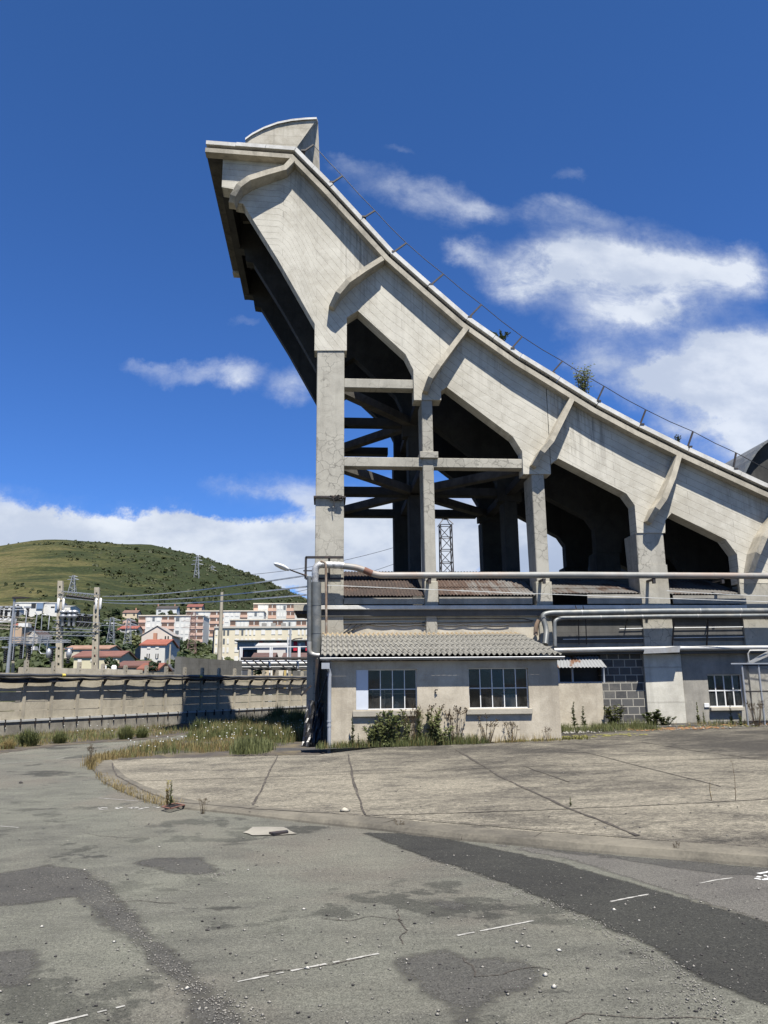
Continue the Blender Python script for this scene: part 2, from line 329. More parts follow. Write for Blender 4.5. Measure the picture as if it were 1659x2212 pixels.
M['white'] = simple('white_paint', (0.78, 0.78, 0.76), 0.5, 0, 0.05)
M['whitepanel'] = simple('pale_blue_panel', (0.60, 0.64, 0.70), 0.45, 0, 0.06)
M['black'] = simple('black_cable', (0.018, 0.018, 0.02), 0.5, 0, 0.3)
M['blackcloth'] = simple('black_sheet', (0.014, 0.014, 0.015), 0.38, 0, 0.4, 2.5, bmp=0.8, dirt=(0.06, 0.06, 0.065), dirt_amt=0.4, dirt_scale=6)
M['wire'] = simple('pale_wire', (0.62, 0.62, 0.58), 0.5)
M['galv'] = simple('galvanised', (0.42, 0.43, 0.44), 0.45, 0.5, 0.15)
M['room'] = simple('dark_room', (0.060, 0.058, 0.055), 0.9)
M['wood'] = simple('pale_wood', (0.36, 0.30, 0.22), 0.8)
M['cloth'] = simple('cream_cloth', (0.62, 0.58, 0.48), 0.9)
M['bluep'] = simple('blue_plastic', (0.16, 0.30, 0.62), 0.4)
M['stone'] = simple('pebble', (0.24, 0.225, 0.195), 0.85, 0, 0.75, 45.0)
M['stonedark'] = simple('dark_pebble', (0.05, 0.045, 0.042), 0.9, 0, 0.4, 30.0)
M['cable'] = simple('grey_cable_duct', (0.055, 0.057, 0.062), 0.4, 0, 0.25, 4.0)
M['yellow'] = simple('yellow_tape', (0.62, 0.50, 0.10), 0.5)
M['paintline'] = simple('worn_white_line', (0.36, 0.35, 0.32), 0.8, 0, 0.2, 20.0, dirt=(0.16, 0.155, 0.14), dirt_amt=0.9, dirt_scale=14)
M['paintnew'] = simple('white_line_paint', (0.58, 0.58, 0.56), 0.7, 0, 0.1, 20.0)
def glass(t):
    tr = t.n('ShaderNodeBsdfTransparent', i={0: (0.56, 0.60, 0.60, 1)}); gl = t.n('ShaderNodeBsdfGlossy', i={0: (1, 1, 1, 1), 1: 0.03})
    fr = t.m('MULTIPLY_ADD', t.n('ShaderNodeFresnel', i={0: 1.5}).outputs[0], 0.65, 0.005, clamp=True)
    mx0 = t.n('ShaderNodeMixShader', i={0: fr, 1: tr.outputs[0], 2: gl.outputs[0]}); df = t.n('ShaderNodeBsdfDiffuse', i={0: (.22, .21, .19, 1)})
    dirt_ = t.mapr(t.noise(t.mapping(t.pos, sc=(1.5, 1, .7)), 2.6, 6, .7), .40, .75, .02, .22)
    mxs = t.n('ShaderNodeMixShader', i={0: dirt_, 1: mx0.outputs[0], 2: df.outputs[0]})
    o = [n_ for n_ in t.nodes if n_.type == 'OUTPUT_MATERIAL'][0]; t.nt.links.new(mxs.outputs[0], o.inputs[0])
M['glass'] = mat('window_glass', glass)
def asphalt(name, base, lightc, patch, red=True, grain=1.0, soft=False):
    def fn(t):
        p = t.pos
        n1 = t.noise(p, 0.16, 5, 0.6, 0.5); n2 = t.noise(p, 0.55, 6, 0.62, 0.7); n3 = t.noise(t.mapping(p, sc=(1, 2.4, 1)), 1.7, 7, 0.7); fine = t.noise(p, 90, 3, 0.7); vf = t.noise(p, 260, 2, 0.6)
        cl = t.mix(t.mapr(n3, 0.3, 0.7), base, lightc)
        if red:
            cl = t.mix(t.mapr(n1, 0.48, 0.62, 0, 0.6, True), cl, tuple(a*b for a, b in zip(lightc, (1.02, 0.90, 0.89))))
            cl = t.mix(t.m('MULTIPLY', t.mapr(t.noise(t.mapping(p, loc=(7, 3, 0)), 0.6, 6, 0.66, 0.3), 0.565, 0.60, 0, 1, True), patch), cl, tuple(x*0.50 for x in base))
            cl = t.mix(t.m('MULTIPLY', t.mapr(t.noise(t.mapping(p, loc=(2, 9, 0)), 1.3, 6, 0.7, 0.2), 0.60, 0.64, 0, 1, True), patch*0.8), cl, tuple(x*0.6 for x in base))
            wr = t.n('ShaderNodeVectorMath', operation='MULTIPLY_ADD', i={0: t.n('ShaderNodeTexNoise', i={'Vector': p, 'Scale': 1.4, 'Detail': 6.0}).outputs['Color'], 1: (0.9, 0.9, 0), 2: p}).outputs[0]
            vo = t.n('ShaderNodeTexVoronoi', feature='DISTANCE_TO_EDGE', i={'Vector': wr, 'Scale': 0.55}).outputs[0]
            ck = t.m('MULTIPLY', t.mapr(vo, 0.0, 0.008, 1, 0), t.mapr(n2, 0.50, 0.60))
            cl = t.mix(t.m('MULTIPLY', ck, 0.75), cl, (0.025, 0.023, 0.02))
        cl = t.mix(t.m('MULTIPLY', t.mapr(n2, 0.42, 0.70), 0.5), cl, tuple(x*q for x, q in zip(lightc, (1.30, 1.34, 1.28))))
        mid = t.noise(p, 34, 4, 0.75); g = t.m('ADD', t.m('MULTIPLY', fine, 0.45), t.m('ADD', t.m('MULTIPLY', vf, 0.25), t.m('MULTIPLY', mid, 0.30)))
        cl = t.mix(1.0, cl, t.mix(t.mapr(g, 0.41, 0.59), 0.40, 1.62), 'MULTIPLY')
        sv = t.n('ShaderNodeTexVoronoi', i={'Vector': p, 'Scale': 55.0}); sel = t.n('ShaderNodeSeparateXYZ', i={0: sv.outputs['Color']}).outputs
        grit = t.m('MULTIPLY', t.m('LESS_THAN', sv.outputs['Distance'], 0.26), t.m('GREATER_THAN', sel[0], 0.90))
        cl = t.mix(t.m('MULTIPLY', grit, 0.65), cl, t.mix(sel[1], (0.40, 0.38, 0.33), (0.04, 0.04, 0.04)))
        setp(t, c=cl, r=0.92, s=0.25); bump(t, t.m('ADD', t.m('MULTIPLY', fine, 0.7), t.m('ADD', vf, t.m('MULTIPLY', n3, 1.5))), 0.7, 0.012)
        if soft:
            ed = t.n('ShaderNodeAttribute', attribute_name='edge').outputs['Fac']
            en = t.m('ADD', t.m('MULTIPLY', t.noise(p, 2.2, 8, .7, .6), 1.1), t.m('ADD', t.m('MULTIPLY', mid, .45), t.m('MULTIPLY', fine, .35)))
            al = t.m('MULTIPLY', t.mapr(t.m('ADD', ed, t.m('MULTIPLY', t.m('SUBTRACT', en, .95), 1.15)), .16, .44, 0, 1), soft)
            tr = t.n('ShaderNodeBsdfTransparent'); mxs = t.n('ShaderNodeMixShader', i={0: al, 1: tr.outputs[0], 2: t.bs.outputs[0]})
            o = [q for q in t.nodes if q.type == 'OUTPUT_MATERIAL'][0]; t.nt.links.new(mxs.outputs[0], o.inputs[0])
    return mat(name, fn)
M['asphalt'] = asphalt('old_asphalt', (0.080, 0.079, 0.066), (0.150, 0.147, 0.121), 0.85)
M['asphalt_new'] = asphalt('dark_asphalt', (0.025, 0.0245, 0.022), (0.040, 0.039, 0.034), 0, red=False, soft=1.0)
M['asphalt_mid'] = asphalt('grey_asphalt', (0.092, 0.086, 0.077), (0.125, 0.117, 0.104), 0, red=False, soft=1.0)
M['asphalt_patch'] = asphalt('repair_asphalt', (0.058, 0.056, 0.051), (0.088, 0.084, 0.075), 0, red=False, soft=0.92)
def apron(t):
    p = t.pos; pr = t.mapping(p, rot=(0, 0, R(-6)), sc=(0.75, 1.35, 1))
    n1 = t.noise(p, 0.22, 5, 0.6, 0.4); n2 = t.noise(pr, 1.1, 8, 0.72, 0.5); fine = t.noise(p, 70, 3, 0.7); sx_ = t.n('ShaderNodeSeparateXYZ', i={0: p}).outputs
    mott = t.noise(t.mapping(p, rot=(0, 0, R(35)), sc=(1, 1.6, 1)), 5.0, 7, 0.78, 1.2)
    k = t.m('ADD', t.m('ADD', t.m('MULTIPLY', n1, 0.55), t.m('MULTIPLY', n2, 0.55)), t.m('MULTIPLY', mott, 0.42))
    dist = t.m('ADD', t.m('MULTIPLY', sx_[0], 0.010), t.m('MULTIPLY', t.m('SUBTRACT', sx_[1], 10.0), 0.011))
    cl = t.mix(t.mapr(t.m('SUBTRACT', k, t.m('MINIMUM', dist, 0.16)), 0.52, 0.84, 0, 1, True), (0.050, 0.0455, 0.039), (0.235, 0.212, 0.165))
    wt = t.noise(t.mapping(p, rot=(0, 0, R(20)), sc=(0.6, 5, 1)), 3.0, 4, 0.6)
    cl = t.mix(t.m('MULTIPLY', t.mapr(wt, 0.56, 0.66), 0.35), cl, (0.06, 0.055, 0.047))
    mid = t.noise(t.mapping(p, sc=(1, 1.8, 1)), 17, 5, .75, .6); cl = t.mix(1.0, cl, t.mix(t.mapr(fine, 0.35, 0.65), 0.62, 1.38), 'MULTIPLY'); cl = t.mix(1.0, cl, t.mix(t.mapr(mid, 0.38, 0.62), 0.55, 1.45), 'MULTIPLY')
    setp(t, c=cl, r=0.93, s=0.2); bump(t, t.m('ADD', fine, t.m('MULTIPLY', mott, 1.5)), 0.6, 0.02)
M['apron'] = mat('apron_concrete', apron)
M['kerb'] = concrete('kerb_concrete', (0.18, 0.162, 0.126), (0.075, 0.068, 0.055), streak=0.1, spot=0.8)
M['joint'] = simple('joint_filler', (0.045, 0.038, 0.030), 0.95, 0, 0.4, 12.0, dirt=(0.15, 0.13, 0.10), dirt_amt=0.7, dirt_scale=5)
M['dirt'] = simple('dirt', (0.060, 0.050, 0.040), 0.95, 0, 0.5, 2.5, bmp=0.5, dirt=(0.15, 0.12, 0.06), dirt_amt=0.8, dirt_scale=1.2)
M['gravelbed'] = simple('dark_grit', (0.040, 0.038, 0.037), 0.95, 0, 0.5, 6.0, bmp=0.7, dirt=(0.10, 0.085, 0.055), dirt_amt=0.7, dirt_scale=1.6)
def leafmat(name, a, b, tr=0.25):
    def fn(t):
        oi = t.n('ShaderNodeObjectInfo').outputs['Random']; n_ = t.noise(t.pos, 1.7, 3, 0.7); rnd = t.n('ShaderNodeNewGeometry').outputs['Random Per Island']
        k = t.m('ADD', t.m('MULTIPLY', n_, 0.5), t.m('ADD', t.m('MULTIPLY', rnd, 0.45), t.m('MULTIPLY', oi, 0.25)))
        cl = t.mix(t.mapr(k, 0.25, 0.95), a, b); setp(t, c=cl, r=0.65, s=0.3)
        tl = t.n('ShaderNodeBsdfTranslucent', i={0: cl}); mxs = t.n('ShaderNodeMixShader', i={0: tr, 1: t.bs.outputs[0], 2: tl.outputs[0]})
        o = [q for q in t.nodes if q.type == 'OUTPUT_MATERIAL'][0]; t.nt.links.new(mxs.outputs[0], o.inputs[0])
    return mat(name, fn)
M['leaf'] = leafmat('leaf_green', (0.036, 0.050, 0.016), (0.092, 0.112, 0.040))
M['weedleaf'] = leafmat('weed_green', (0.085, 0.110, 0.040), (0.27, 0.29, 0.13), .35)
M['leafdark'] = leafmat('leaf_dark', (0.014, 0.028, 0.012), (0.045, 0.075, 0.024))
M['leafolive'] = leafmat('leaf_olive', (0.075, 0.09, 0.03), (0.20, 0.21, 0.08))
M['dry'] = leafmat('dry_grass', (0.17, 0.125, 0.05), (0.40, 0.31, 0.13))
M['grass'] = leafmat('grass_green', (0.065, 0.085, 0.026), (0.20, 0.21, 0.08))
M['weedbrown'] = leafmat('weed_brown', (0.06, 0.04, 0.022), (0.17, 0.115, 0.06))
M['moss'] = leafmat('yellow_moss', (0.10, 0.10, 0.025), (0.24, 0.22, 0.06), 0.1)
M['redmoss'] = leafmat('orange_sedum', (0.15, 0.07, 0.03), (0.30, 0.16, 0.07), 0.1)
M['flowery'] = simple('yellow_flower', (0.70, 0.58, 0.06), 0.7)
M['flowerw'] = simple('white_flower', (0.72, 0.72, 0.66), 0.7)
M['trunk'] = simple('bark', (0.085, 0.065, 0.045), 0.9)
# ------------------------------------------------------------------ ground
o = MB().add([(-700,-60,0),(700,-60,0),(700,60,0),(-700,60,0)], [(0,1,2,3)]).build('yard_ground', M['asphalt']); tag(o, kind='structure')
KERB = [(204,1652),(205,1664),(225,1688),(262,1708),(305,1725),(345,1737),(380,1745),(520,1759),(650,1775),(820,1793),(1000,1815),(1150,1828),(1300,1842),(1480,1857),(1659,1872),(2100,1905)]
kerb = [G(x, y) for x, y in KERB]
kerb.append(Vector((kerb[-1].x+14, kerb[-1].y-5, 0)))
FIT = np.array([(-4.8,17.2,.07),(-2.1,11.5,.05),(-.3,10.2,.05),(1.5,8.8,.05),(4.0,7.3,.06),(.1,19.4,.13),(5.8,19.4,.36),(8.3,23.5,.39),(13.2,23.5,.44),(-4.5,18.2,.08)])
ca, cb, cc = np.linalg.lstsq(np.c_[np.ones(len(FIT)), FIT[:, 0], FIT[:, 1]], FIT[:, 2], rcond=None)[0]
def zA(x, y): return max(0.04, float(ca+cb*x+cc*y)) if y > 17 else 0.04+max(0.0, float(ca+cb*x+cc*y)-0.04)
def GA(x, y, dz=0.006):           # measured point on the concrete apron
    z = 0.06
    for _ in range(8): p = G(x, y, z); z = zA(p.x, p.y)
    return Vector((p.x, p.y, z+dz))
inner = [Vector((p.x, p.y, 0)) for p in kerb]
left_end = [GA(240, 1643, 0), GA(330, 1639, 0), GA(600, 1632, 0), GA(690, 1630, 0)]
poly = [(p.x, p.y) for p in kerb] + [(34, kerb[-1].y+1), (34, 14), (34, 23.5), (6.2, 23.5), (6.0, 20.2), (2.0, 19.6)] + [(p.x, p.y) for p in reversed(left_end)]
apr = thing('concrete_apron', None, None); tag(apr, kind='structure')
# triangulated apron following the gentle slope
import mathutils
from mathutils import geometry
gx = []
def inside(x, y, pl):
    c = False; n = len(pl)
    for i in range(n):
        x1, y1 = pl[i]; x2, y2 = pl[(i+1) % n]
        if (y1 > y) != (y2 > y) and x < (x2-x1)*(y-y1)/(y2-y1)+x1: c = not c
    return c
pts = [Vector(q) for q in poly]; edges = [(i, (i+1) % len(poly)) for i in range(len(poly))]
for i in range(-10, 70):
    for j in range(12, 48):
        q = (i*0.5+.07*(j % 2), j*0.5)
        if inside(q[0], q[1], poly) and min((Vector(q)-p).length for p in pts[:len(poly)]) > 0.25: pts.append(Vector(q))
v2, _, f2, *_ = geometry.delaunay_2d_cdt(pts, edges, [list(range(len(poly)))], 1, 1e-4)
b = MB().add([(q.x, q.y, zA(q.x, q.y)) for q in v2], [tuple(f) for f in f2], True)
o = b.build('slab', M['apron'], apr)
b = MB()
kf = []
for p, q in zip(kerb[:-1], kerb[1:]):
    n_ = max(1, int((q-p).length/.4)); kf += [p.lerp(q, i/n_) for i in range(n_)]
kf.append(kerb[-1])
for i in range(len(kf)-1):        # kerb face with a rounded top
    p, q = kf[i], kf[i+1]; d = (q-p).normalized(); n_ = Vector((d.y, -d.x, 0)); n_ = n_ if n_.y < 0 or n_.x < -0.5 else -n_
    KP = [(0.05, None, -.02), (0.035, None, .022), (0.0, 1, .006), (-0.04, 1, .013), (-0.36, 1, .010), (-0.37, 1, -.02)]
    def kp(o_, k): w_ = o_+n_*KP[k][0]; return Vector((w_.x, w_.y, KP[k][2]+(zA(w_.x, w_.y) if KP[k][1] else 0)))
    for k in range(len(KP)-1): b.add([kp(p, k), kp(q, k), kp(q, k+1), kp(p, k+1)], [(0,1,2,3)])
b.build('kerb', M['kerb'], apr)
JOINTS = [([(600,1633),(572,1690),(540,1754)],.05),([(752,1630),(765,1690),(787,1760)],.06),([(985,1619),(1085,1680),(1225,1745),(1380,1806)],.07),
 ([(285,1688),(450,1683),(663,1676),(900,1667),(1160,1655),(1585,1638),(1700,1634)],.022),([(243,1650),(250,1676),(285,1696),(325,1716),(385,1735),(560,1750),(760,1762),(900,1771),(1060,1785),(1250,1802),(1450,1818),(1700,1836)],.03),
 ([(790,1762),(1000,1756),(1225,1748),(1450,1738),(1700,1724)],.035),([(1385,1603),(1500,1622),(1700,1648)],.05),([(1260,1624),(1400,1660),(1560,1700)],.02),([(1130,1655),(1230,1690)],.015)]
b = MB()
for px, wd in JOINTS:
    ps = []
    for (x, y), (x2, y2) in zip(px[:-1], px[1:]):
        for k in range(8): ps.append(GA(x+(x2-x)*k/8, y+(y2-y)*k/8, .004 if wd != .03 else .014))
    ps.append(GA(*px[-1]))
    ps = [p+Vector((random.uniform(-.012,.012), random.uniform(-.02,.02), 0.002)) for p in ps]
    for i in range(len(ps)-1):
        d = (ps[i+1]-ps[i]); d.z = 0; d.normalize(); n_ = Vector((-d.y, d.x, 0)); w0 = max(.014, wd*random.uniform(.2,.42)); w1 = w0*random.uniform(.8,1.2)
        b.add([ps[i]-n_*w0, ps[i+1]-n_*w1, ps[i+1]+n_*w1, ps[i]+n_*w0], [(0,1,2,3)])
b.build('joint', M['joint'], apr)
def blob(px, z, jitter=0.03, sub=6, fn=G):   # ragged outline by midpoint displacement
    pl = [fn(x, y) for x, y in px]; amp = min(.17, jitter*4)
    for _ in range(5):
        out = []
        for i in range(len(pl)):
            p, q = pl[i], pl[(i+1) % len(pl)]; L = (q-p).length; out.append(p)
            if L > .02: d = (q-p)/L; out.append((p+q)/2+Vector((-d.y, d.x, 0))*max(-1.2, min(1.2, random.gauss(0, 1)))*amp*min(L, .5)+d*random.gauss(0, .05)*L)
        pl = out
    return [Vector((p.x, p.y, z)) for p in pl]
def patch(name, px, z, m, jitter=0.03, grid=None, wide=.35):
    if grid is None:
        pl = blob(px, z, jitter)
        if sum(pl[i].x*pl[(i+1) % len(pl)].y-pl[(i+1) % len(pl)].x*pl[i].y for i in range(len(pl))) < 0: pl.reverse()
        return tag(MB().sheet(pl).build(name, m), kind='structure')
    P_ = [G(x, y) for x, y in px]; ol = []
    for p, q in zip(P_, P_[1:]+P_[:1]):
        k = max(1, int((q-p).length/grid)); ol += [((p+(q-p)*i/k).x, (p+(q-p)*i/k).y) for i in range(k)]
    pts_ = [Vector(q) for q in ol]; xs_, ys_ = [q[0] for q in ol], [q[1] for q in ol]; A_ = np.array(ol); B__ = np.roll(A_, -1, 0)
    def dist(x, y):
        d_ = B__-A_; t = np.clip(((x-A_[:, 0])*d_[:, 0]+(y-A_[:, 1])*d_[:, 1])/np.maximum((d_**2).sum(1), 1e-9), 0, 1); return float(np.sqrt(((A_+d_*t[:, None]-[x, y])**2).sum(1)).min())
    y_ = min(ys_)
    while y_ < max(ys_):
        x_ = min(xs_)
        while x_ < max(xs_):
            if inside(x_, y_, ol) and dist(x_, y_) > grid*.4: pts_.append(Vector((x_, y_)))
            x_ += grid
        y_ += grid
    v_, _, f_, *_ = geometry.delaunay_2d_cdt(pts_, [(i, (i+1) % len(ol)) for i in range(len(ol))], [list(range(len(ol)))], 1, 1e-4)
    o = MB().add([(q.x, q.y, z) for q in v_], [tuple(q) for q in f_]).build(name, m); at = o.data.attributes.new('edge', 'FLOAT', 'POINT')
    for i, q in enumerate(v_): at.data[i].value = min(1.0, dist(q.x, q.y)/wide)
    return tag(o, kind='structure')
patch('asphalt_lane', [(985,1812),(1300,1842),(1659,1872),(1900,1900),(2300,2150),(1659,2000),(1230,1862)], 0.0012, M['asphalt_mid'], .015, grid=.22, wide=.25)
patch('asphalt_trench', [(762,1797),(860,1797),(985,1813),(1230,1865),(1440,1925),(1659,1990),(2100,2110),(2300,2350),(1659,2185),(1520,2130),(1380,2045),(1220,1968),(1040,1897),(910,1855)], 0.0030, M['asphalt_new'], .03, grid=.16, wide=.22)
patch('asphalt_repair', [(-90,1890),(0,1882),(60,1872),(120,1862),(210,1880),(265,1925),(335,1995),(440,2090),(510,2160),(590,2260),(420,2260),(370,2150),(290,2075),(210,2000),(140,1945),(60,1960),(-90,1965)], 0.0015, M['asphalt_patch'], .035, grid=.10, wide=.30)
patch('asphalt_stain', [(265,1862),(330,1850),(440,1848),(480,1870),(500,1890),(420,1893),(330,1885)], 0.0015, M['asphalt_patch'], .03, grid=.10, wide=.30)
patch('asphalt_stain', [(895,1942),(950,1938),(1020,1950),(1060,1957),(1000,1972),(930,1968)], 0.0015, M['asphalt_patch'], .03, grid=.10, wide=.30)
patch('asphalt_stain', [(830,2075),(900,2050),(1000,2040),(1020,2062),(1120,2060),(1190,2085),(1210,2135),(1120,2160),(1060,2200),(980,2250),(940,2180),(860,2130)], 0.0015, M['asphalt_patch'], .03, grid=.10, wide=.30)
patch('asphalt_stain', [(-60,2050),(80,2040),(130,2075),(90,2120),(30,2150),(-60,2140)], 0.0015, M['asphalt_patch'], .03, grid=.10, wide=.30)
patch('dark_gutter', [(985,1813),(1150,1829),(1400,1852),(1659,1873),(1800,1887),(1800,1925),(1659,1895),(1560,1893),(1350,1862),(1150,1838)], 0.0022, M['asphalt_patch'], .012, grid=.14, wide=.22)
# worn painted dashes and numerals on the asphalt
def stroke(b, px, wd, z=0.0042, fn=G, worn=True):
    ps = [Vector((fn(x, y).x, fn(x, y).y, z)) for x, y in px]
    for p, q in zip(ps[:-1], ps[1:]):
        d = (q-p).normalized(); m = max(1, int((q-p).length/.045))
        for k in range(m):        # worn into short uneven flecks
            if worn and random.random() < .16: continue
            n0, n1 = (Vector((-d.y, d.x, 0))*wd*(random.uniform(.25, .52) if worn else .5) for _ in (0, 1)); s0, s1 = p.lerp(q, k/m), p.lerp(q, (k+1)/m)
            b.add([s0-n0, s1-n1, s1+n1, s0+n0], [(0,1,2,3)])
b = MB()
for L in ([(513,2122),(660,2092),(818,2061)],[(988,2022),(1152,1990)],[(105,2214),(270,2174)],[(1298,1953),(1350,1942),(1420,1929)],[(1512,1909),(1545,1902),(1583,1897)],[(0,1650),(40,1647),(70,1645)],[(0,1785),(40,1788)],[(120,1640),(150,1634)],[(212,1724),(300,1731)]):
    stroke(b, L, .028)
tag(b.build('painted_line', M['paintline']), kind='structure')
b = MB()                          # half-legible white letters sprayed on the asphalt
for L in ([(214,1745),(217,1749),(233,1748)],[(215,1745),(232,1745)],[(264,1746),(256,1744),(252,1746),(256,1748)],[(292,1744),(279,1745),(287,1747),(298,1745),(292,1744)],[(299,1749),(310,1746)],[(312,1745),(322,1745)],[(330,1744),(344,1744),(338,1746),(348,1747)]):
    stroke(b, L, .06)
tag(b.build('painted_letters', M['paintline']), kind='structure')
b = MB()
for L in ([(1648,1893),(1642,1894),(1631,1898),(1645,1901),(1652,1901),(1665,1897)],[(1638,1888),(1650,1886),(1664,1883)],[(1662,1890),(1652,1891),(1656,1894),(1668,1895)],[(1690,1888),(1672,1893),(1690,1900)]):
    stroke(b, L, .045)
tag(b.build('painted_letters', M['paintnew']), kind='structure')
b = MB()                          # cracks in the old asphalt
for L in ([(1000,2070),(1022,2088),(1025,2111),(1087,2106),(1155,2090),(1190,2096)],[(1222,2212),(1264,2191),(1295,2194),(1420,2202),(1493,2199),(1560,2206)],[(560,2104),(640,2094),(735,2080),(800,2066)],[(230,1950),(300,1946),(380,1952)],[(700,1985),(760,1990),(800,1980),(870,1990)],[(180,1800),(260,1810),(350,1806)],[(860,1965),(880,2010),(870,2040)]):
    ps = [G(x, y) for x, y in L]
    for _ in range(4):
        out = []
        for p, q in zip(ps[:-1], ps[1:]): out += [p, (p+q)/2+Vector((random.gauss(0, .06), random.gauss(0, .06), 0))*(q-p).length]
        ps = out+[ps[-1]]
    for p, q in zip(ps[:-1], ps[1:]):
        d = (q-p).normalized(); n0, n1 = (Vector((-d.y, d.x, 0))*random.uniform(.001, .007) for _ in (0, 1)); zz = Vector((0, 0, .0046))
        b.add([p-n0+zz, q-n1+zz, q+n1+zz, p+n0+zz], [(0,1,2,3)])
tag(b.build('asphalt_crack', M['joint']), kind='structure')
# verge soil: strip along the fence and the strip at the foot of the buildings
patch('verge_soil', [(-260,1660),(0,1628),(120,1612),(240,1603),(330,1596),(420,1585),(520,1578),(640,1565),(760,1555),(760,1540),(660,1542),(330,1560),(-260,1600)], 0.006, M['dirt'], .05)
patch('verge_soil', [(215,1650),(250,1632),(330,1612),(420,1600),(520,1585),(660,1575),(700,1575),(730,1600),(760,1628),(690,1631),(600,1633),(330,1641),(240,1646)], 0.012, M['dirt'], .03)
pl = [(6.05,20.9),(8.6,22.0),(12,22.45),(22,22.6),(34,22.7),(34,24),(6.05,24)]
b = MB().sheet([(x+random.uniform(-.05,.05), y, zA(x, y)+0.012) for x, y in pl]); tag(b.build('gravel_strip', M['gravelbed']), kind='structure')
pl = [(-1.2,18.75),(1,19.02),(3,19.12),(6.2,19.5),(6.2,20.6),(5.7,19.5),(-1.2,19.5)]
b = MB().sheet([(x, y, zA(x, y)+0.012) for x, y in pl]); tag(b.build('gravel_strip', M['gravelbed']), kind='structure')

# ------------------------------------------------------------------ the concrete ramp
YF, PROJ = 23.5, 0.36
ramp = thing('concrete_test_ramp', 'tall weathered concrete ramp on columns curving up to a blunt overhanging top', 'ramp', (3, 27, 0))
TOP = [(445,303),(640,318),(719,398),(785,470),(853,544),(930,612),(1013,684),(1128,765),(1210,815),(1294,867),(1384,915),(1490,967),(1659,1045),(1800,1105),(1990,1165)]
T = [(U(x, y, YF-PROJ).x, U(x, y, YF-PROJ).z) for x, y in TOP]
def offs(pl, d):
    out = []
    for i in range(len(pl)):
        a = Vector(pl[max(i-1, 0)]); c = Vector(pl[i]); e = Vector(pl[min(i+1, len(pl)-1)])
        n1 = (c-a).normalized() if i else (e-c).normalized(); n2 = (e-c).normalized() if i < len(pl)-1 else n1
        m = (Vector((n1.y, -n1.x))+Vector((n2.y, -n2.x))).normalized(); k = 1/max(0.5, m.dot(Vector((n1.y, -n1.x))))
        out.append((c.x+m.x*d*k, c.y+m.y*d*k))
    return out
def band(d0, d1, y0, y1, mb, jag=0):
    A, B_ = offs(T, d0), offs(T, d1)
    mb.prism(A+B_[::-1], y0, y1) if not jag else None
b = MB(); A, B_ = offs(T, 0.12), offs(T, 0.34)
for i in range(len(T)-1): b.prism([A[i], A[i+1], B_[i+1], B_[i]], YF-0.17, 31.5)
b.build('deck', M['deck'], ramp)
A, B_ = offs(T, 0.27), offs(T, 0.43)
for ya_, yb_ in ((YF-PROJ+.02, YF-0.02), (31.0, 31.45)):
    b = MB()
    for i in range(len(T)-1): b.prism([A[i], A[i+1], B_[i+1], B_[i]], ya_, yb_)
    b.build('edge_lip', M['rib'], ramp)
b, b2_ = MB(), MB(); A, B_ = offs(T, -0.01), offs(T, 0.13)
for i in range(len(T)-1):
    k = max(1, int((Vector(T[i+1])-Vector(T[i])).length/0.9))
    for j in range(k):            # separate coping lengths, hairline gaps between them
        la = [Vector(q[i]).lerp(Vector(q[i+1]), (j+s_)/k) for q in (A, B_) for s_ in (0.006, 0.994)]; dv = random.uniform(-.012, .012); dz = Vector((0, random.uniform(-.008, .008)))
        b.prism([tuple(la[0]+dz), tuple(la[1]+dz), tuple(la[3]+dz), tuple(la[2]+dz)], YF-PROJ+dv, YF+.02)
        b2_.prism([tuple(la[0]), tuple(la[1]), tuple(la[3]), tuple(la[2])], 31.3, 31.6)
b.build('coping', M['coping'], ramp); b2_.build('coping', M['coping'], ramp)
BOT = [(479,404),(503,408),(507,437),(525,440),(600,560),(680,700),(679,757),(749,757),(749,686),(773,671),(876,765),(893,799),(894,864),(953,864),(953,844),(965,836),(1108,943),(1128,975),(1130,1024),(1190,1024),(1190,1002),(1206,990),(1353,1066),(1371,1091),(1373,1151),(1437,1151),(1437,1124),(1451,1108),(1568,1165),(1592,1197),(1598,1260),(1690,1260),(1692,1215),(1705,1203),(1810,1240),(1830,1258),(1900,1262)]
BX = []
for x, y in BOT:
    p = U(x, y, YF); BX.append([p.x if not BX else max(p.x, BX[-1][0]), p.z])
GT = offs(T, 0.36); gx_ = [q[0] for q in GT]; gz_ = [q[1] for q in GT]
arc = [0.0]
for i in range(len(GT)-1): arc.append(arc[-1]+(Vector(GT[i+1])-Vector(GT[i])).length)
def topz(x): return interp(x, gx_, gz_)
def uvp(x, z):
    sl_ = (topz(x+.3)-topz(x-.3))/.6; return (interp(x, gx_, arc), (topz(x)-z)/math.sqrt(1+sl_*sl_))
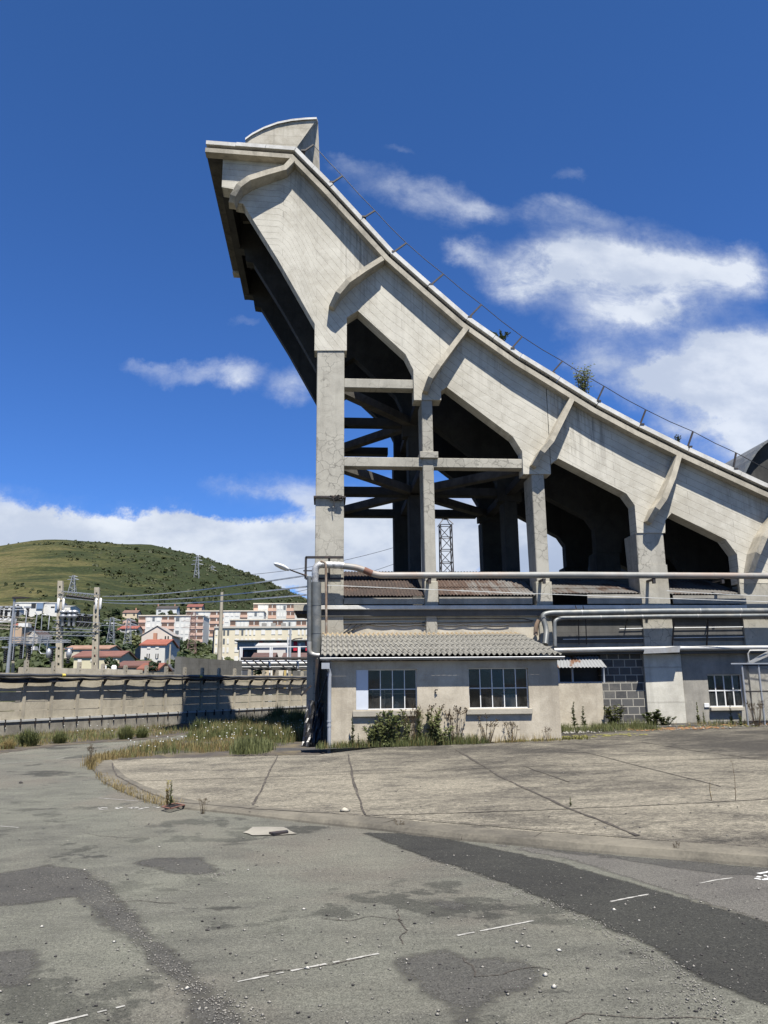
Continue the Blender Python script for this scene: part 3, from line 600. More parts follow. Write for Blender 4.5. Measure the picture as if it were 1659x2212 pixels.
def girder(y0, y1):
    b = MB(); z_ = BX[0]
    def quad(x0, x1, zb0, zb1):
        zt0, zt1 = topz(x0), topz(x1)
        for n_ in range(3):       # three bands keep the board pattern true
            f0_, f1_ = n_/3, (n_+1)/3
            P_ = [(x0, zb0+(zt0-zb0)*f0_), (x1, zb1+(zt1-zb1)*f0_), (x1, zb1+(zt1-zb1)*f1_), (x0, zb0+(zt0-zb0)*f1_)]
            uvs = [uvp(*q) for q in P_]
            b.add([(x, y0, z) for x, z in P_], [(0,1,2,3)], uv=uvs); b.add([(x, y1, z) for x, z in P_], [(3,2,1,0)], uv=uvs)
        b.add([(x0, y0, zb0), (x0, y1, zb0), (x1, y1, zb1), (x1, y0, zb1)], [(0,1,2,3)], uv=[(x0,0),(x0,.6),(x1,.6),(x1,0)])
    for (xa, za), (xb, zb) in zip(BX[:-1], BX[1:]):
        if xb-xa < 0.02:
            b.add([(xa, y0, za), (xa, y1, za), (xb, y1, zb), (xb, y0, zb)], [(0,1,2,3) if zb < za else (3,2,1,0)], uv=[(xa,za),(xa+.5,za),(xa+.5,zb),(xa,zb)])
            continue
        cuts = [xa]+[q for q in gx_ if xa+.02 < q < xb-.02]+[xb]
        for c0, c1 in zip(cuts[:-1], cuts[1:]): quad(c0, c1, za+(zb-za)*(c0-xa)/(xb-xa), za+(zb-za)*(c1-xa)/(xb-xa))
    x0 = BX[0][0]; b.add([(x0, y0, BX[0][1]), (x0, y1, BX[0][1]), (x0, y1, topz(x0)), (x0, y0, topz(x0))], [(3,2,1,0)], uv=[(0,0),(.5,0),(.5,1),(0,1)])
    return b
FR = [(23.5, 24.05), (27.25, 27.7), (30.9, 31.35)]
girder(*FR[0]).build('girder', M['girder'], ramp)
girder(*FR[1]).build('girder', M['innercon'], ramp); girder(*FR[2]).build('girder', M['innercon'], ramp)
cz = [U(714,757,YF).z, U(920,864,YF).z, U(1160,1024,YF).z, U(1405,1151,YF).z, U(1640,1260,YF).z]
CX = [[(-.38,.51),(3.03,3.38),(6.55,6.96),(9.86,10.76),(13.4,14.4)], [(-.38,.51),(2.98,3.39),(6.5,7.0),(9.86,10.76),(13.4,14.4)], [(-.38,.51),(2.74,3.47),(6.4,7.2),(9.8,10.8),(13.4,14.4)]]
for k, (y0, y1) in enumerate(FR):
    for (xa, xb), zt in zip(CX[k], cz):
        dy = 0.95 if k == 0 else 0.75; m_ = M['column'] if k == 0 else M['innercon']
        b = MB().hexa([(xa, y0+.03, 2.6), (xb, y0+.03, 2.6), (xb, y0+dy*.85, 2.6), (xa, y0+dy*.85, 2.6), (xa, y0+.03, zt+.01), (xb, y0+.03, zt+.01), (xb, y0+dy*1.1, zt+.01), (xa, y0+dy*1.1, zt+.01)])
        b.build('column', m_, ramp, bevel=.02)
L1, L2 = (11.11, 11.42), (8.44, 8.75)
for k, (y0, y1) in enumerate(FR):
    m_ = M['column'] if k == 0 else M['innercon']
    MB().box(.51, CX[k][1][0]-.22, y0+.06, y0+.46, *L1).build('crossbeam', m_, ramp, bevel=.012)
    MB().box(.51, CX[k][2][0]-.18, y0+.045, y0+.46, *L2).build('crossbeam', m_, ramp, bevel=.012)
    for i in range(2): pass
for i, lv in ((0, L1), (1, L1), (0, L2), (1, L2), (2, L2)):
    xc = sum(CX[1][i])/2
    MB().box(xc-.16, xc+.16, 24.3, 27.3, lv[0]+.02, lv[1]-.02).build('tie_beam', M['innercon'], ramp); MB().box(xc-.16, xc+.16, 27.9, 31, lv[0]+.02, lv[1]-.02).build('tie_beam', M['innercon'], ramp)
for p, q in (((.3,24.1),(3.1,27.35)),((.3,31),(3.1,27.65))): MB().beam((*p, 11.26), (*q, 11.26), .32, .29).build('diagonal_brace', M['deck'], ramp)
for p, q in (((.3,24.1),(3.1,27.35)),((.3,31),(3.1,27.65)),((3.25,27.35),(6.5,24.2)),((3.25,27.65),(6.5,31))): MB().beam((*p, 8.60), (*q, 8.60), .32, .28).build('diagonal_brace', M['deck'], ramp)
b = MB().box(2.93, 3.52, YF-.07, YF+.5, 8.72, 8.93); b.build('column_collar', M['column'], ramp, bevel=.01)
# ribs stiffening the girder face
RIBS = [[(632,344),(616,361),(576,372),(538,384),(516,400),(503,422),(500,438)], [(827,557),(790,580),(752,606),(730,632),(716,662)], [(1010,705),(978,747),(948,788),(930,815),(920,845)], [(1236,862),(1215,905),(1192,951),(1172,975),(1154,1006)], [(1468,984),(1455,1030),(1436,1076),(1420,1098),(1403,1128)], [(1690,1095),(1672,1125),(1653,1160),(1638,1195),(1622,1238)]]
for ri, rb in enumerate(RIBS):
    n = len(rb); b = MB(); ring = []
    for i, (x, y) in enumerate(rb):
        t = i/(n-1); pr = interp(t, [0, .15, .5, .75, 1], [PROJ+.02, PROJ+.05, .54, .50, .26])
        p = U(x, y, YF-pr); a = U(*rb[max(i-1, 0)], YF-pr); e = U(*rb[min(i+1, n-1)], YF-pr); d = (e-a); d.y = 0; d.normalize(); s_ = Vector((d.z, 0, -d.x))*(.105 if ri else .12)
        ring.append((p, s_, pr))
    for (p, s1, a), (q, s2, c) in zip(ring[:-1], ring[1:]):
        f_ = lambda v, yy_: Vector((v.x, yy_, v.z))
        b.hexa([p-s1*.8, p+s1*.8, f_(p+s1, YF+.1), f_(p-s1, YF+.1), q-s2*.8, q+s2*.8, f_(q+s2, YF+.1), f_(q-s2, YF+.1)])
    b.build('rib', M['rib'], ramp)
    p0, p1, pm = U(*rb[0], 31.3), U(*rb[-1], 31.3), None
# end wall below the top platform and banked end wall above it
xe = U(479, 380, YF).x
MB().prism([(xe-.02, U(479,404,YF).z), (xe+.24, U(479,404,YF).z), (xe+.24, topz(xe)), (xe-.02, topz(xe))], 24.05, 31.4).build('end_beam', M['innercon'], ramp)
fr_ = [(530,303),(545,292),(570,279),(600,268),(630,262),(660,259),(684,258)]
FP = [U(x, y, 24.7) for x, y in fr_]; BP = [U(x+1, y+4, 27.2) for x, y in fr_[:-1]]+[U(687, 262, 27.2)]
zb = U(639, 340, 24.7).z; zlow = 19.3; fb_ = U(639, 321, 24.7); dr = fb_-FP[-1]; fbot = FP[-1]+dr*((zb-FP[-1].z)/dr.z); bb_ = U(691, 372, 27.2); dr = bb_-BP[-1]; bbot = BP[-1]+dr*((18.0-BP[-1].z)/dr.z)
b = MB(); xs_f = [p.x for p in FP]
for i in range(len(FP)-1):        # upright strips so that the face stays true; right of fbot the foot follows the raking edge
    def foot(p): return Vector((p.x, p.y, zlow if p.x <= fbot.x else fbot.z+(FP[-1].z-fbot.z)*(p.x-fbot.x)/(FP[-1].x-fbot.x)))
    cuts = [FP[i]]+([FP[i].lerp(FP[i+1], (fbot.x-FP[i].x)/(FP[i+1].x-FP[i].x))] if FP[i].x < fbot.x < FP[i+1].x else [])+[FP[i+1]]
    for p, q in zip(cuts[:-1], cuts[1:]):
        fp_, fq_ = foot(p), foot(q)
        if p.x >= fbot.x-1e-4: fp_.z = max(fp_.z, fbot.z)
        b.add([fp_, fq_, q, p], [(0,1,2,3)])
    b.add([FP[i], FP[i+1], BP[i+1], BP[i]], [(0,1,2,3)]); b.add([BP[i], BP[i+1], Vector((BP[i+1].x, 27.2, zlow)), Vector((BP[i].x, 27.2, zlow))], [(0,1,2,3)])
b.add([FP[-1], BP[-1], bbot, fbot], [(3,2,1,0)]); b.add([fbot, bbot, Vector((bbot.x, 27.2, 16.5)), Vector((fbot.x, 24.7, 17.5))], [(3,2,1,0)]); b.add([FP[0], BP[0], Vector((BP[0].x, 27.2, zlow)), Vector((FP[0].x, 24.7, zlow))], [(0,1,2,3)])
b.build('banked_wall', M['bank'], ramp)
b = MB()
for i in range(len(FP)-1): b.hexa([FP[i]+Vector((0,-.06,-.03)), FP[i+1]+Vector((0,-.06,-.03)), BP[i+1]+Vector((0,.05,-.03)), BP[i]+Vector((0,.05,-.03)), FP[i]+Vector((0,-.06,.05)), FP[i+1]+Vector((0,-.06,.05)), BP[i+1]+Vector((0,.05,.05)), BP[i]+Vector((0,.05,.05))])
b.build('bank_coping', M['coping'], ramp)
# guard cable on raking posts along the ramp edge
rail = thing('cable_railing', 'thin sagging guard cable on raking iron posts along the ramp edge', 'railing', (3, 23.3, 12))
POSTS = [((655,328),(677,313)),((716,396),(740,380)),((786,470),(810,455)),((850,545),(878,525)),((930,616),(958,592)),((1013,686),(1040,658)),((1105,753),(1128,727)),((1192,806),(1215,780)),((1290,866),(1305,834)),((1383,916),(1395,885)),((1486,964),(1497,932)),((1584,1012),(1590,978)),((1690,1062),(1690,1028))]
tops = []
for p, q in POSTS:
    a, c = U(*p, YF-.2), U(*q, YF-.2); tops.append(c)
    b = MB().beam(a+(a-c)*.35, c, .05, .05); b.box(a.x-.07, a.x+.07, a.y-.17, a.y+.05, a.z-.08, a.z-.03); b.build('post', M['steel'], rail)
cp = [tops[0]]
for a, c in zip(tops[:-1], tops[1:]): cp += [a.lerp(c, .5)-Vector((0,0,.03)), c]
MB().tube(cp, .013, 5).build('cable', M['black'], rail)
# ------------------------------------------------------------------ factory building under the ramp
YW = 23.6
def zW(y, x=1000, Y=YW): return U(x, y, Y).z
fac = thing('factory_building', 'low patched concrete factory building running under the ramp columns', 'building', (8, 24, 0))
xl = U(662, 1500, YW).x; xr = 30.0
XB, XC, XD, XE = U(1206,1500,YW).x, U(1303,1500,YW).x, U(1393,1500,YW).x, U(1474,1500,YW).x
z_led, z_mid = zW(1309), zW(1406, 1400)
b = MB().box(xl, XB-.1, YW, YW+.3, -.1, z_led-.32); b.box(xl, xl+.3, YW+.3, 31.5, -.1, z_led-.32); b.build('wall', M['facade'], fac)
MB().box(XB-.1, xr, YW+.035, YW+.3, z_mid-.02, z_led-.32).build('upper_wall', M['facade_grey'], fac)
b = MB().box(XB-.1, 9.86, YW-.01, YW+.03, zW(1388, 1400), zW(1340, 1400)); b.box(10.8, 13.1, YW-.005, YW+.03, zW(1384, 1550), zW(1336, 1550)); b.build('wall_shade_panel', M['facade_dark'], fac)  # dark panels paint the shadow lying on the upper wall
b = MB().box(xl+.35, 13.2, YW-.22, YW+.3, z_led-.12, z_led); b.build('ledge', M['coping'], fac, bevel=.01)
MB().box(xl+.4, 13.2, YW-.14, YW+.3, z_led-.32, z_led-.12).build('ledge_shade_band', M['facade_dark'], fac)  # dark colour stands in for the shadow below the ledge
MB().box(xl-.02, 13.2, YW+.3, 31.5, z_led-.4, z_led-.02).build('flat_roof', M['facade_dark'], fac)
MB().box(XB-.1, 14.0, YW-.30, YW+.2, z_mid-.10, z_mid).build('lower_ledge', M['facade_dark'], fac)
# pilasters carrying the ramp columns down the wall
for xa, xb in ((-.40,.50),(9.84,10.78),(13.1,30)): MB().box(xa, xb, YW-.092, YW+.02, .2 if xa > 0 else 1.2, 5.3 if xa < 13 else 5.15).build('pilaster', M['column'], fac)
for xa, xb in ((3.0,3.42),(6.5,7.0)): MB().box(xa, xb, YW-.12, YW+.3, z_led, 4.75).build('column_base', M['column'], fac, bevel=.01)
# rusty roof sheets between the columns
for (xa, xb, ye, nt) in ((.50,3.0,1290,0),(3.42,6.52,1288,0),(7.0,9.86,1286,0),(10.8,13.25,1288,0)):
    ze = zW(ye, 900, 23.52)+(.02 if xa < 7 else .05); top = 5.30 if xa < 5 else 5.02
    MB().corr((xa, 23.52, ze), (xb, 23.52, ze), (xa, 26.0, top+.12), (xb, 26.0, top+.12), (xb-xa)/.105, .016, 3, .012, 6, .010).build('roof_sheet', M['rust'], fac)
    if xa < 5: MB().box(xa+.02, xb-.02 if xa < 3 else 6.35, YW-.16, YW-.12, zW(1306), ze-.05).build('fascia_board', M['facade_grey'], fac)
    else: MB().box(xa+(1.1 if xa < 10 else .05), xb-.02, YW-.16, YW-.12, zW(1305, 1500), ze-.03).build('fascia_board', M['facade_grey'], fac)
MB().box(xl+.3, 13.2, 26.05, 26.3, z_led-.02, 5.25).build('roof_upstand', M['facade_dark'], fac)
# ground floor of the right-hand wing: low wall, blockwork, pilaster, window bay
YL = 23.05
lx0, lx1 = U(1200,1520,YL).x, U(1304,1520,YL).x; lz = U(1250,1475,YL).z
MB().box(lx0, lx1, YL, YL+.2, .1, lz).build('low_wall', M['render'], fac, bevel=.008)
MB().box(lx1-.15, lx1, YL+.2, YW+.25, .1, lz).build('low_wall_return', M['render'], fac)
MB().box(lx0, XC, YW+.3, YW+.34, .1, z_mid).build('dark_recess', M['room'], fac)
b = MB()
for x in (1206, 1236, 1303): q = U(x, 1450, YL+.05).x; b.box(q-.025, q+.025, YL+.02, YL+.08, lz, lz+.52)
b.box(lx0, lx1, YL+.0, YL+.1, lz, lz+.03); b.build('opening_frame', M['pvc'], fac)
e0, e1, t0, t1 = U(1203,1442,22.85), U(1311,1441,22.85), U(1203,1419,23.5), U(1292,1417,23.5)
MB().corr(e0, e1, t0, t1, 14, .014, 1, .0, 8, .0).build('porch_roof', M['rust2'], fac)
MB().box(XC-.02, XD, YW-.02, YW+.28, .1, z_mid-.1).build('block_infill', M['block'], fac)
MB().box(XD, XE, YW-.13, YW+.28, .1, z_mid-.1).build('concrete_pier', M['pierlight'], fac, bevel=.01)
wx0, wx1, wz0, wz1 = U(1531,1500,YW).x, U(1607,1500,YW).x, zW(1527, 1560), zW(1457, 1560)
b = MB(); wall_open(b, XE, xr, .1, z_mid-.1, YW-.02, YW+.24, [(wx0, wx1, wz0, wz1)]); b.build('rendered_wall', M['facade_grey'], fac)
MB().box(wx0-.03, wx0+1.0, YW-.14, YW+.05, wz0-.11, wz0-.01).build('sill', M['sill'], fac, bevel=.01)
def window(parent, x0, x1, z0, z1, y, nx, nz, fr=.028, name='window', skip=0.0, bar=.022):
    wn_ = thing(name, None, None, (0, 0, 0)); wn_.parent = parent; wn_.location = -wloc(parent)
    b = MB(); xs = [x0+skip+(x1-x0-skip)*i/nx for i in range(nx+1)]
    b.box(x0, x0+fr, y, y+.05, z0, z1); b.box(x1-fr, x1, y, y+.05, z0, z1); b.box(x0+fr, x1-fr, y, y+.05, z0, z0+fr); b.box(x0+fr, x1-fr, y, y+.05, z1-fr, z1)
    for q in xs[1:-1]: b.box(q-bar/2, q+bar/2, y+.004, y+.045, z0+fr, z1-fr)
    for j in range(1, nz):
        q = z0+(z1-z0)*j/nz
        for i in range(nx): b.box(xs[i]+(fr if i == 0 else bar/2), xs[i+1]-(fr if i == nx-1 else bar/2), y+.006, y+.04, q-bar/2, q+bar/2)
    b.build('frame', M['white'], wn_)
    b = MB()
    for i in range(nx):
        for j in range(nz):       # each pane tilted a hair so that reflections break up
            ta, tb = random.uniform(-.008, .008), random.uniform(-.008, .008); za_, zb_ = z0+(z1-z0)*j/nz, z0+(z1-z0)*(j+1)/nz
            b.add([(xs[i], y+.025+ta, za_), (xs[i+1], y+.025-ta, za_), (xs[i+1], y+.025-ta+tb, zb_), (xs[i], y+.025+ta+tb, zb_)], [(0,1,2,3)])
    b.build('pane', M['glass'], wn_)
    return wn_
window(fac, wx0, wx1, wz0, wz1, YW+.08, 4, 2, .03, bar=.035)
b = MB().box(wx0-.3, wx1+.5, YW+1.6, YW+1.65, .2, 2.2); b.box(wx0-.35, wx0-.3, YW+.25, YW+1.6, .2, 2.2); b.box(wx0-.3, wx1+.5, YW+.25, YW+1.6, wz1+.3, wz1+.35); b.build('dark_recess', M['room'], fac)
MB().box(U(1520,1524,YW).x, U(1531,1524,YW).x, YW-.05, YW-.02, zW(1528,1525), zW(1519,1525)).build('meter_box', M['white'], fac, bevel=.006)
b = MB()                          # white conduits across the upper wall
for ya, yb in ((1358.5,1354),(1381,1375)):
    b.tube([U(1216 if ya > 1370 else 1338, ya, YW-.05), U(1420, (ya+yb)/2+.3, YW-.05), U(1800, yb-2, YW-.05)], .012, 6)
b.build('conduit', M['white'], fac)
b = MB()
b.tube([U(735,1347,YW-.05), U(900,1345,YW-.05), U(1150,1343,YW-.05)], .02, 6); b.tube([U(700,1338,YW-.06), U(900,1337,YW-.06), U(1130,1336,YW-.06), U(1155,1342,YW-.06)], .012, 5)
b.build('conduit', M['black'], fac)
b = MB()
def sag(a, c, s, n=8): return [a.lerp(c, t/n)-Vector((0, 0, s*4*(t/n)*(1-t/n))) for t in range(n+1)]
for i, (x0, y0, x1, y1, s_) in enumerate(((760,1347,705,1372,.1),(772,1347,712,1373,.12),(783,1349,735,1371,-.02),(810,1348,742,1372,-.08),(700,1352,760,1366,.06))): b.tube(sag(U(x0,y0,YW-.04), U(x1,y1,YW-.04), s_), .011, 5)
xs_ = list(range(800, 1150, 50))
for k in range(len(xs_)-1): b.tube(sag(U(xs_[k],1349+(k % 2),YW-.045), U(xs_[k+1],1349+((k+1) % 2),YW-.045), .035), .013, 5)
b.build('cable', M['black'], fac)
for x in (1249, 1265): MB().tube([U(x-6,1308,23.2), U(x,1330,23.2), U(x+2,1392,23.5)], .016, 5).build('ladder_iron', M['steel'], fac)
for x in (1452, 1526): MB().beam(U(x+4,1342,23.25), U(x,1400,23.55), .04, .03).build('pipe_bracket', M['steel'], fac)
for x in (1355, 1530): MB().beam(U(x,1338,23.25), U(x-4,1356,23.6), .03, .03).build('pipe_bracket', M['steel'], fac)
MB().box(U(632,1310,22.6).x, U(662,1310,22.6).x, 23.35, 25.0, zW(1319,650,23.35), zW(1306,650,23.35)).build('canopy_slab', M['bank'], fac)
MB().box(U(638,1322,23.4).x, xl-.01, 23.4, 25.0, zW(1324,650,23.35)-.02, zW(1319,650,23.35)-.002).build('canopy_beam', M['steel'], fac)
# ------------------------------------------------------------------ lean-to annex with corrugated roof
YA = 19.4
ax0, ax1 = U(715,1520,YA).x, U(1209,1520,YA).x
anx = thing('lean_to_annex', 'small beige rendered lean-to with corrugated grey roof and two multi-pane windows', 'annex', (3, 19.4, 0.1))
WL = (U(769,1490,YA).x, U(901,1490,YA).x, U(830,1533,YA).z, U(830,1446,YA).z); WR = (U(1013,1487,YA).x, U(1142,1487,YA).x, U(1078,1530,YA).z, U(1078,1443,YA).z)
ez = U(900,1427,YA).z
b = MB(); wall_open(b, ax0, ax1, -.05, ez, YA, YA+.22, [WL, WR]); o = b.build('front_wall', M['render'], anx)
b = MB()
for x in (ax0, ax1-.2): b.add([(x,YA+.22,-.05),(x+.2,YA+.22,-.05),(x+.2,YW-.01,-.05),(x,YW-.01,-.05),(x,YA+.22,ez),(x+.2,YA+.22,ez),(x+.2,YW-.01,ez+.72),(x,YW-.01,ez+.72)], [(0,3,2,1),(4,5,6,7),(0,1,5,4),(1,2,6,5),(2,3,7,6),(3,0,4,7)])
b.build('side_wall', M['render'], anx)
re0, re1, rt0, rt1 = U(693,1417,YA-.22), U(1211,1418,YA-.22), U(697,1368,23.5), U(1163,1367,23.5)
re1.x = max(re1.x, ax1+.06); rt1.x = re1.x; rt0.x = re0.x; re1.z = re0.z; rt1.z = rt0.z
MB().corr(re0, re1, rt0, rt1, 43, .030, 5, .014, 8, .004, .012).build('corrugated_roof', M['asbestos'], anx)
MB().box(re0.x+.04, re1.x-.04, YA-.15, YA-.02, re0.z-.13, re0.z-.045).build('eaves_board', M['steel'], anx)
g_ = MB(); yg, zg = YA-.235, re0.z-.06
for k in range(8):
    a0, a1 = math.pi+math.pi*k/8, math.pi+math.pi*(k+1)/8
    g_.add([(re0.x-.02, yg+.05*math.cos(a0), zg+.045*math.sin(a0)), (re1.x+.05, yg+.05*math.cos(a0), zg+.045*math.sin(a0)-.0), (re1.x+.05, yg+.05*math.cos(a1), zg+.045*math.sin(a1)), (re0.x-.02, yg+.05*math.cos(a1), zg+.045*math.sin(a1))], [(0,1,2,3)])
MB().tube([(re0.x-.02, yg-.055, zg+.004), (re1.x+.05, yg-.055, zg+.004)], .012, 6).build('gutter_lip', M['white'], anx)
o = g_.build('gutter', M['galv'], anx); md = o.modifiers.new('wall', 'SOLIDIFY'); md.thickness = .004
px_ = U(711,1520,YA-.12).x
b = MB().box(re0.x+.02, U(712,1450,YA-.2).x, YA-.3, YA-.12, U(700,1445,YA-.2).z, U(700,1432,YA-.2).z); b.build('gutter_hopper', M['pvc'], anx)
b = MB().tube([U(704,1437,YA-.2), U(707,1440,YA-.2), U(712,1449,YA-.14), U(712,1456,YA-.13), (px_+.005, YA-.12, .02)], .047, 10)
for y in (1456, 1556, 1566): b.tube([(px_+.003, YA-.12, U(711,y,YA-.12).z), (px_+.003, YA-.12, U(711,y+3.5,YA-.12).z)], .058, 10)
b.build('downpipe', M['pvc'], anx)
pw = (U(796,1490,YA).x-WL[0])
for W_, nx, skip in ((WL, 4, pw), (WR, 5, 0)):
    w_ = window(anx, *W_, YA+.09, nx, 2, .022, skip=skip, bar=.02)
    if skip: MB().box(W_[0]+.004, W_[0]+skip-.005, YA+.03, YA+.085, W_[2]+.004, W_[3]-.004).build('blank_panel', M['whitepanel'], w_)
for (x0, x1, y0, y1) in ((762,908,1548,1535),(1008,1151,1543,1531)):
    MB().box(U(x0,y0,YA-.06).x, U(x1,y0,YA-.06).x, YA-.075, YA+.09, U(x0+70,y0,YA-.07).z, U(x0+70,y1,YA-.07).z).build('sill', M['sill'], anx, bevel=.008)
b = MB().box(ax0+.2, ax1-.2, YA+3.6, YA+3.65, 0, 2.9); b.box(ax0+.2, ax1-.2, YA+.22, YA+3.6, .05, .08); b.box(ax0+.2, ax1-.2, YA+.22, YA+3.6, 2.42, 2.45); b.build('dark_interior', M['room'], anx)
b = MB()
for q in (.12, .42, 1.3): b.box(WL[0]+pw+q, WL[0]+pw+q+.03, YA+.5, YA+.55, .5, 1.55)
b.box(WL[0]+.2, WL[1]+.1, YA+.5, YA+.9, WL[2]+.36, WL[2]+.39); b.box(WL[0]+.2, WL[1]+.1, YA+.45, YA+.9, WL[2]-.08, WL[2]-.05); b.build('shelf_rack', M['wood'], anx)
b = MB()                          # chipped hole with an old bracket stub in the plaster
q = U(940,1491,YA); b.tube([q+Vector((0,.01,0)), q+Vector((.0,-.05,.01)), q+Vector((.06,-.06,.01))], .014, 6); b.tube([q+Vector((0,.01,-.05)), q+Vector((.01,-.05,-.06))], .018, 6); b.build('bracket_stub', M['steel'], anx)
def rag(name, label, base, s):
    vs, fs = [], []; n = 12
    for j in range(7):
        for i in range(n):
            a = 2*math.pi*i/n; t = j/6; rr = s*(1-.8*t)*(1+.45*math.sin(3*a+j*1.3)+.2*random.uniform(-1, 1)); vs.append(base+Vector((rr*math.cos(a), rr*.6*math.sin(a), s*1.9*t*(1+.15*math.sin(2*a)))))
    for j in range(6):
        for i in range(n): fs.append((j*n+i, j*n+(i+1) % n, (j+1)*n+(i+1) % n, (j+1)*n+i))
    o = MB().add(vs, fs).build(name, M['cloth']); tag(o, label, 'cloth'); return o
rag('crumpled_cloth', 'crumpled cream cloth on the shelf behind the left annex window', Vector((U(856,1528,YA+.7).x, YA+.62, WL[2]-.05)), .11)
b = MB().box(U(1085,1528,YA+1.4).x, U(1120,1528,YA+1.4).x, YA+1.4, YA+1.5, .4, U(1085,1500,YA+1.4).z); tag(b.build('locker', M['whitepanel']), 'pale locker front seen through the right annex window', 'locker')

# ------------------------------------------------------------------ pipes on the factory front
def pipe(name, label, pts, r, m, cat='pipe', seams=0.0, seam_m=None, n=12, bends=True):
    ps = [Vector(pts[0])]         # round the corners
    for i in range(1, len(pts)-1):
        a, c, e = Vector(pts[i-1]), Vector(pts[i]), Vector(pts[i+1]); d1, d2 = (a-c), (e-c); k = min(2.0*r, d1.length*.45, d2.length*.45)
        p, q = c+d1.normalized()*k, c+d2.normalized()*k
        for t in (0, .25, .5, .75, 1): ps.append(p*(1-t)**2+c*2*t*(1-t)+q*t*t)
    ps.append(Vector(pts[-1]))
    t = thing(name, label, cat, ps[0]); MB().tube(ps, r, n).build('pipe_run', m, t)
    if seams:
        b = MB()
        for a, c in zip(pts[:-1], pts[1:]):
            a, c = Vector(a), Vector(c); L = (c-a).length; d = (c-a).normalized(); k = seams*random.uniform(.6, 1)
            while k < L-.15 and (a+d*k).x < 16: MB().tube([a+d*(k-.012), a+d*(k+.012)], r*1.045, n).build('joint_band', seam_m or m, t); k += seams*random.uniform(.95, 1.05)
    return t
YP = 23.05
tp = pipe('steam_pipe', 'long grey lagged pipe dipping at its left and running across the column feet', [U(736,1222,YP), U(772,1226,YP), U(815,1243,YP), U(1240,1242,YP), (13.5, YP, U(1500,1244,YP).z), (26, YP, U(1500,1245,YP).z+.02)], .098, M['pipe'], seams=1.25, seam_m=M['pipe'])
MB().tube([U(786,1231,YP-.005), U(804,1239,YP-.005)], .101, 12).build('rust_patch', M['rustbrown'], tp)
b = MB()
for x in (928, 1175, 1412, 1560): q = U(x, 1252, YP); b.box(q.x-.05, q.x+.05, YP-.03, YW, q.z-.02, q.z+.03); b.box(q.x-.04, q.x+.04, YP-.05, YP+.05, q.z-.12, q.z+.02)
b.build('hanger', M['steel'], tp)
pipe('foil_pipe', 'crinkled silver foil covered pipe elbowing across the tall column foot', [U(681,1260,YP), U(681,1219,YP), U(738,1221,YP), U(742,1222.5,YP)], .108, M['foil'], seams=.33, seam_m=M['foil'])
pipe('riser_pipe', 'thick zinc clad vertical pipe at the left corner of the factory', [U(683,1412,YP), U(683,1258,YP)], .155, M['pipegrey'], seams=.85, seam_m=M['pipegrey'])
pipe('thin_riser_pipe', 'thinner zinc clad vertical pipe with pale elbow left of the thick riser', [U(668,1245,YP-.1), U(668,1388,YP-.1)], .068, M['pipegrey'], seams=.9, seam_m=M['pipegrey'])
pipe('elbow_pipe', 'dirty white elbow pipe below the thin riser', [U(668,1386,YP-.1), U(668,1413,YP-.1), U(690,1416,YP-.1)], .072, M['alu'])
pipe('rusty_drain_pipe', 'narrow rust stained drain pipe standing on the corrugated roof edge', [U(692,1213,YP-.25), U(702,1214,YP-.25), U(704,1225,YP-.25), U(705,1368,YP-.25)], .036, M['rustpipe'], n=8)
pipe('brown_flue_pipe', 'short rusty flue stub rising behind the right end of the corrugated roof', [U(1157,1372,23.35), U(1158,1352,23.35), U(1164,1340,23.35)], .07, M['rustpipe'], n=10)
za = 1321
pipe('upper_wall_pipe', 'zinc clad wall pipe, the upper of the pair right of the annex roof', [U(1178,1392,22.9), U(1181,1362,23.1), U(1171,1328,23.2), U(1190,1324,23.2), U(1440,1320,23.2), (26, 23.2, U(1440,1320,23.2).z+.03)], .085, M['pipegrey'], seams=1.3, seam_m=M['alu'])
pipe('lower_wall_pipe', 'paler zinc wall pipe just under the upper one, dropping to the roof', [U(1199,1396,23.0), U(1198,1340,23.1), U(1212,1335,23.15), U(1440,1331,23.15), (26, 23.15, U(1440,1328,23.15).z+.03)], .058, M['pipegrey'], seams=1.3, seam_m=M['alu'])
pipe('bright_wall_pipe', 'bright white clad pipe along the lower ledge above the block wall', [U(1196,1405,23.25), U(1440,1401,23.25), (26, 23.25, U(1440,1400,23.25).z+.03)], .075, M['alu'], seams=2.1, seam_m=M['alu'])
ps_ = thing('pipe_shelter', 'small tilted white metal cover hanging on the bright wall pipe', 'cover', U(1440,1405,23.1))
MB().hexa([U(1390,1412,23.1), U(1468,1409,23.1), U(1468,1409,23.35), U(1390,1412,23.35), U(1392,1404,23.1), U(1470,1395,23.1), U(1470,1395,23.35), U(1392,1404,23.35)]).build('cover_sheet', M['alu'], ps_)
fr = thing('steel_bracket', 'dark angle iron frame clamped round the tall column foot', 'frame', U(700,1210,23.2))
b = MB(); Yq = 23.25
b.beam(U(660,1204,Yq), U(742,1204,Yq), .07, .07); b.beam(U(661,1204,Yq), U(660,1250,Yq), .07, .07); b.beam(U(711,1204,Yq+.04), U(711,1250,Yq+.04), .06, .06); b.beam(U(655,1233,Yq), U(681,1233,Yq), .035, .035); b.beam(U(660,1250,Yq), U(742,1250,Yq), .08, .06)
b.build('angle_iron', M['steel'], fr)
cl = thing('column_clamp', 'thin rusted iron strap round the tall column with tangled wire', 'strap', U(712,1072,23.4))
MB().box(-.44, .57, 23.42, 24.45, U(712,1073.5,23.42).z-.02, U(712,1071,23.42).z).build('band', M['steel'], cl)
b = MB(); q0 = U(728,1074,23.38)
for k in range(6): b.tube([q0+Vector((random.uniform(-.25,.2), random.uniform(-.03,.03), random.uniform(-.12,.08))) for _ in range(6)], .014, 5)
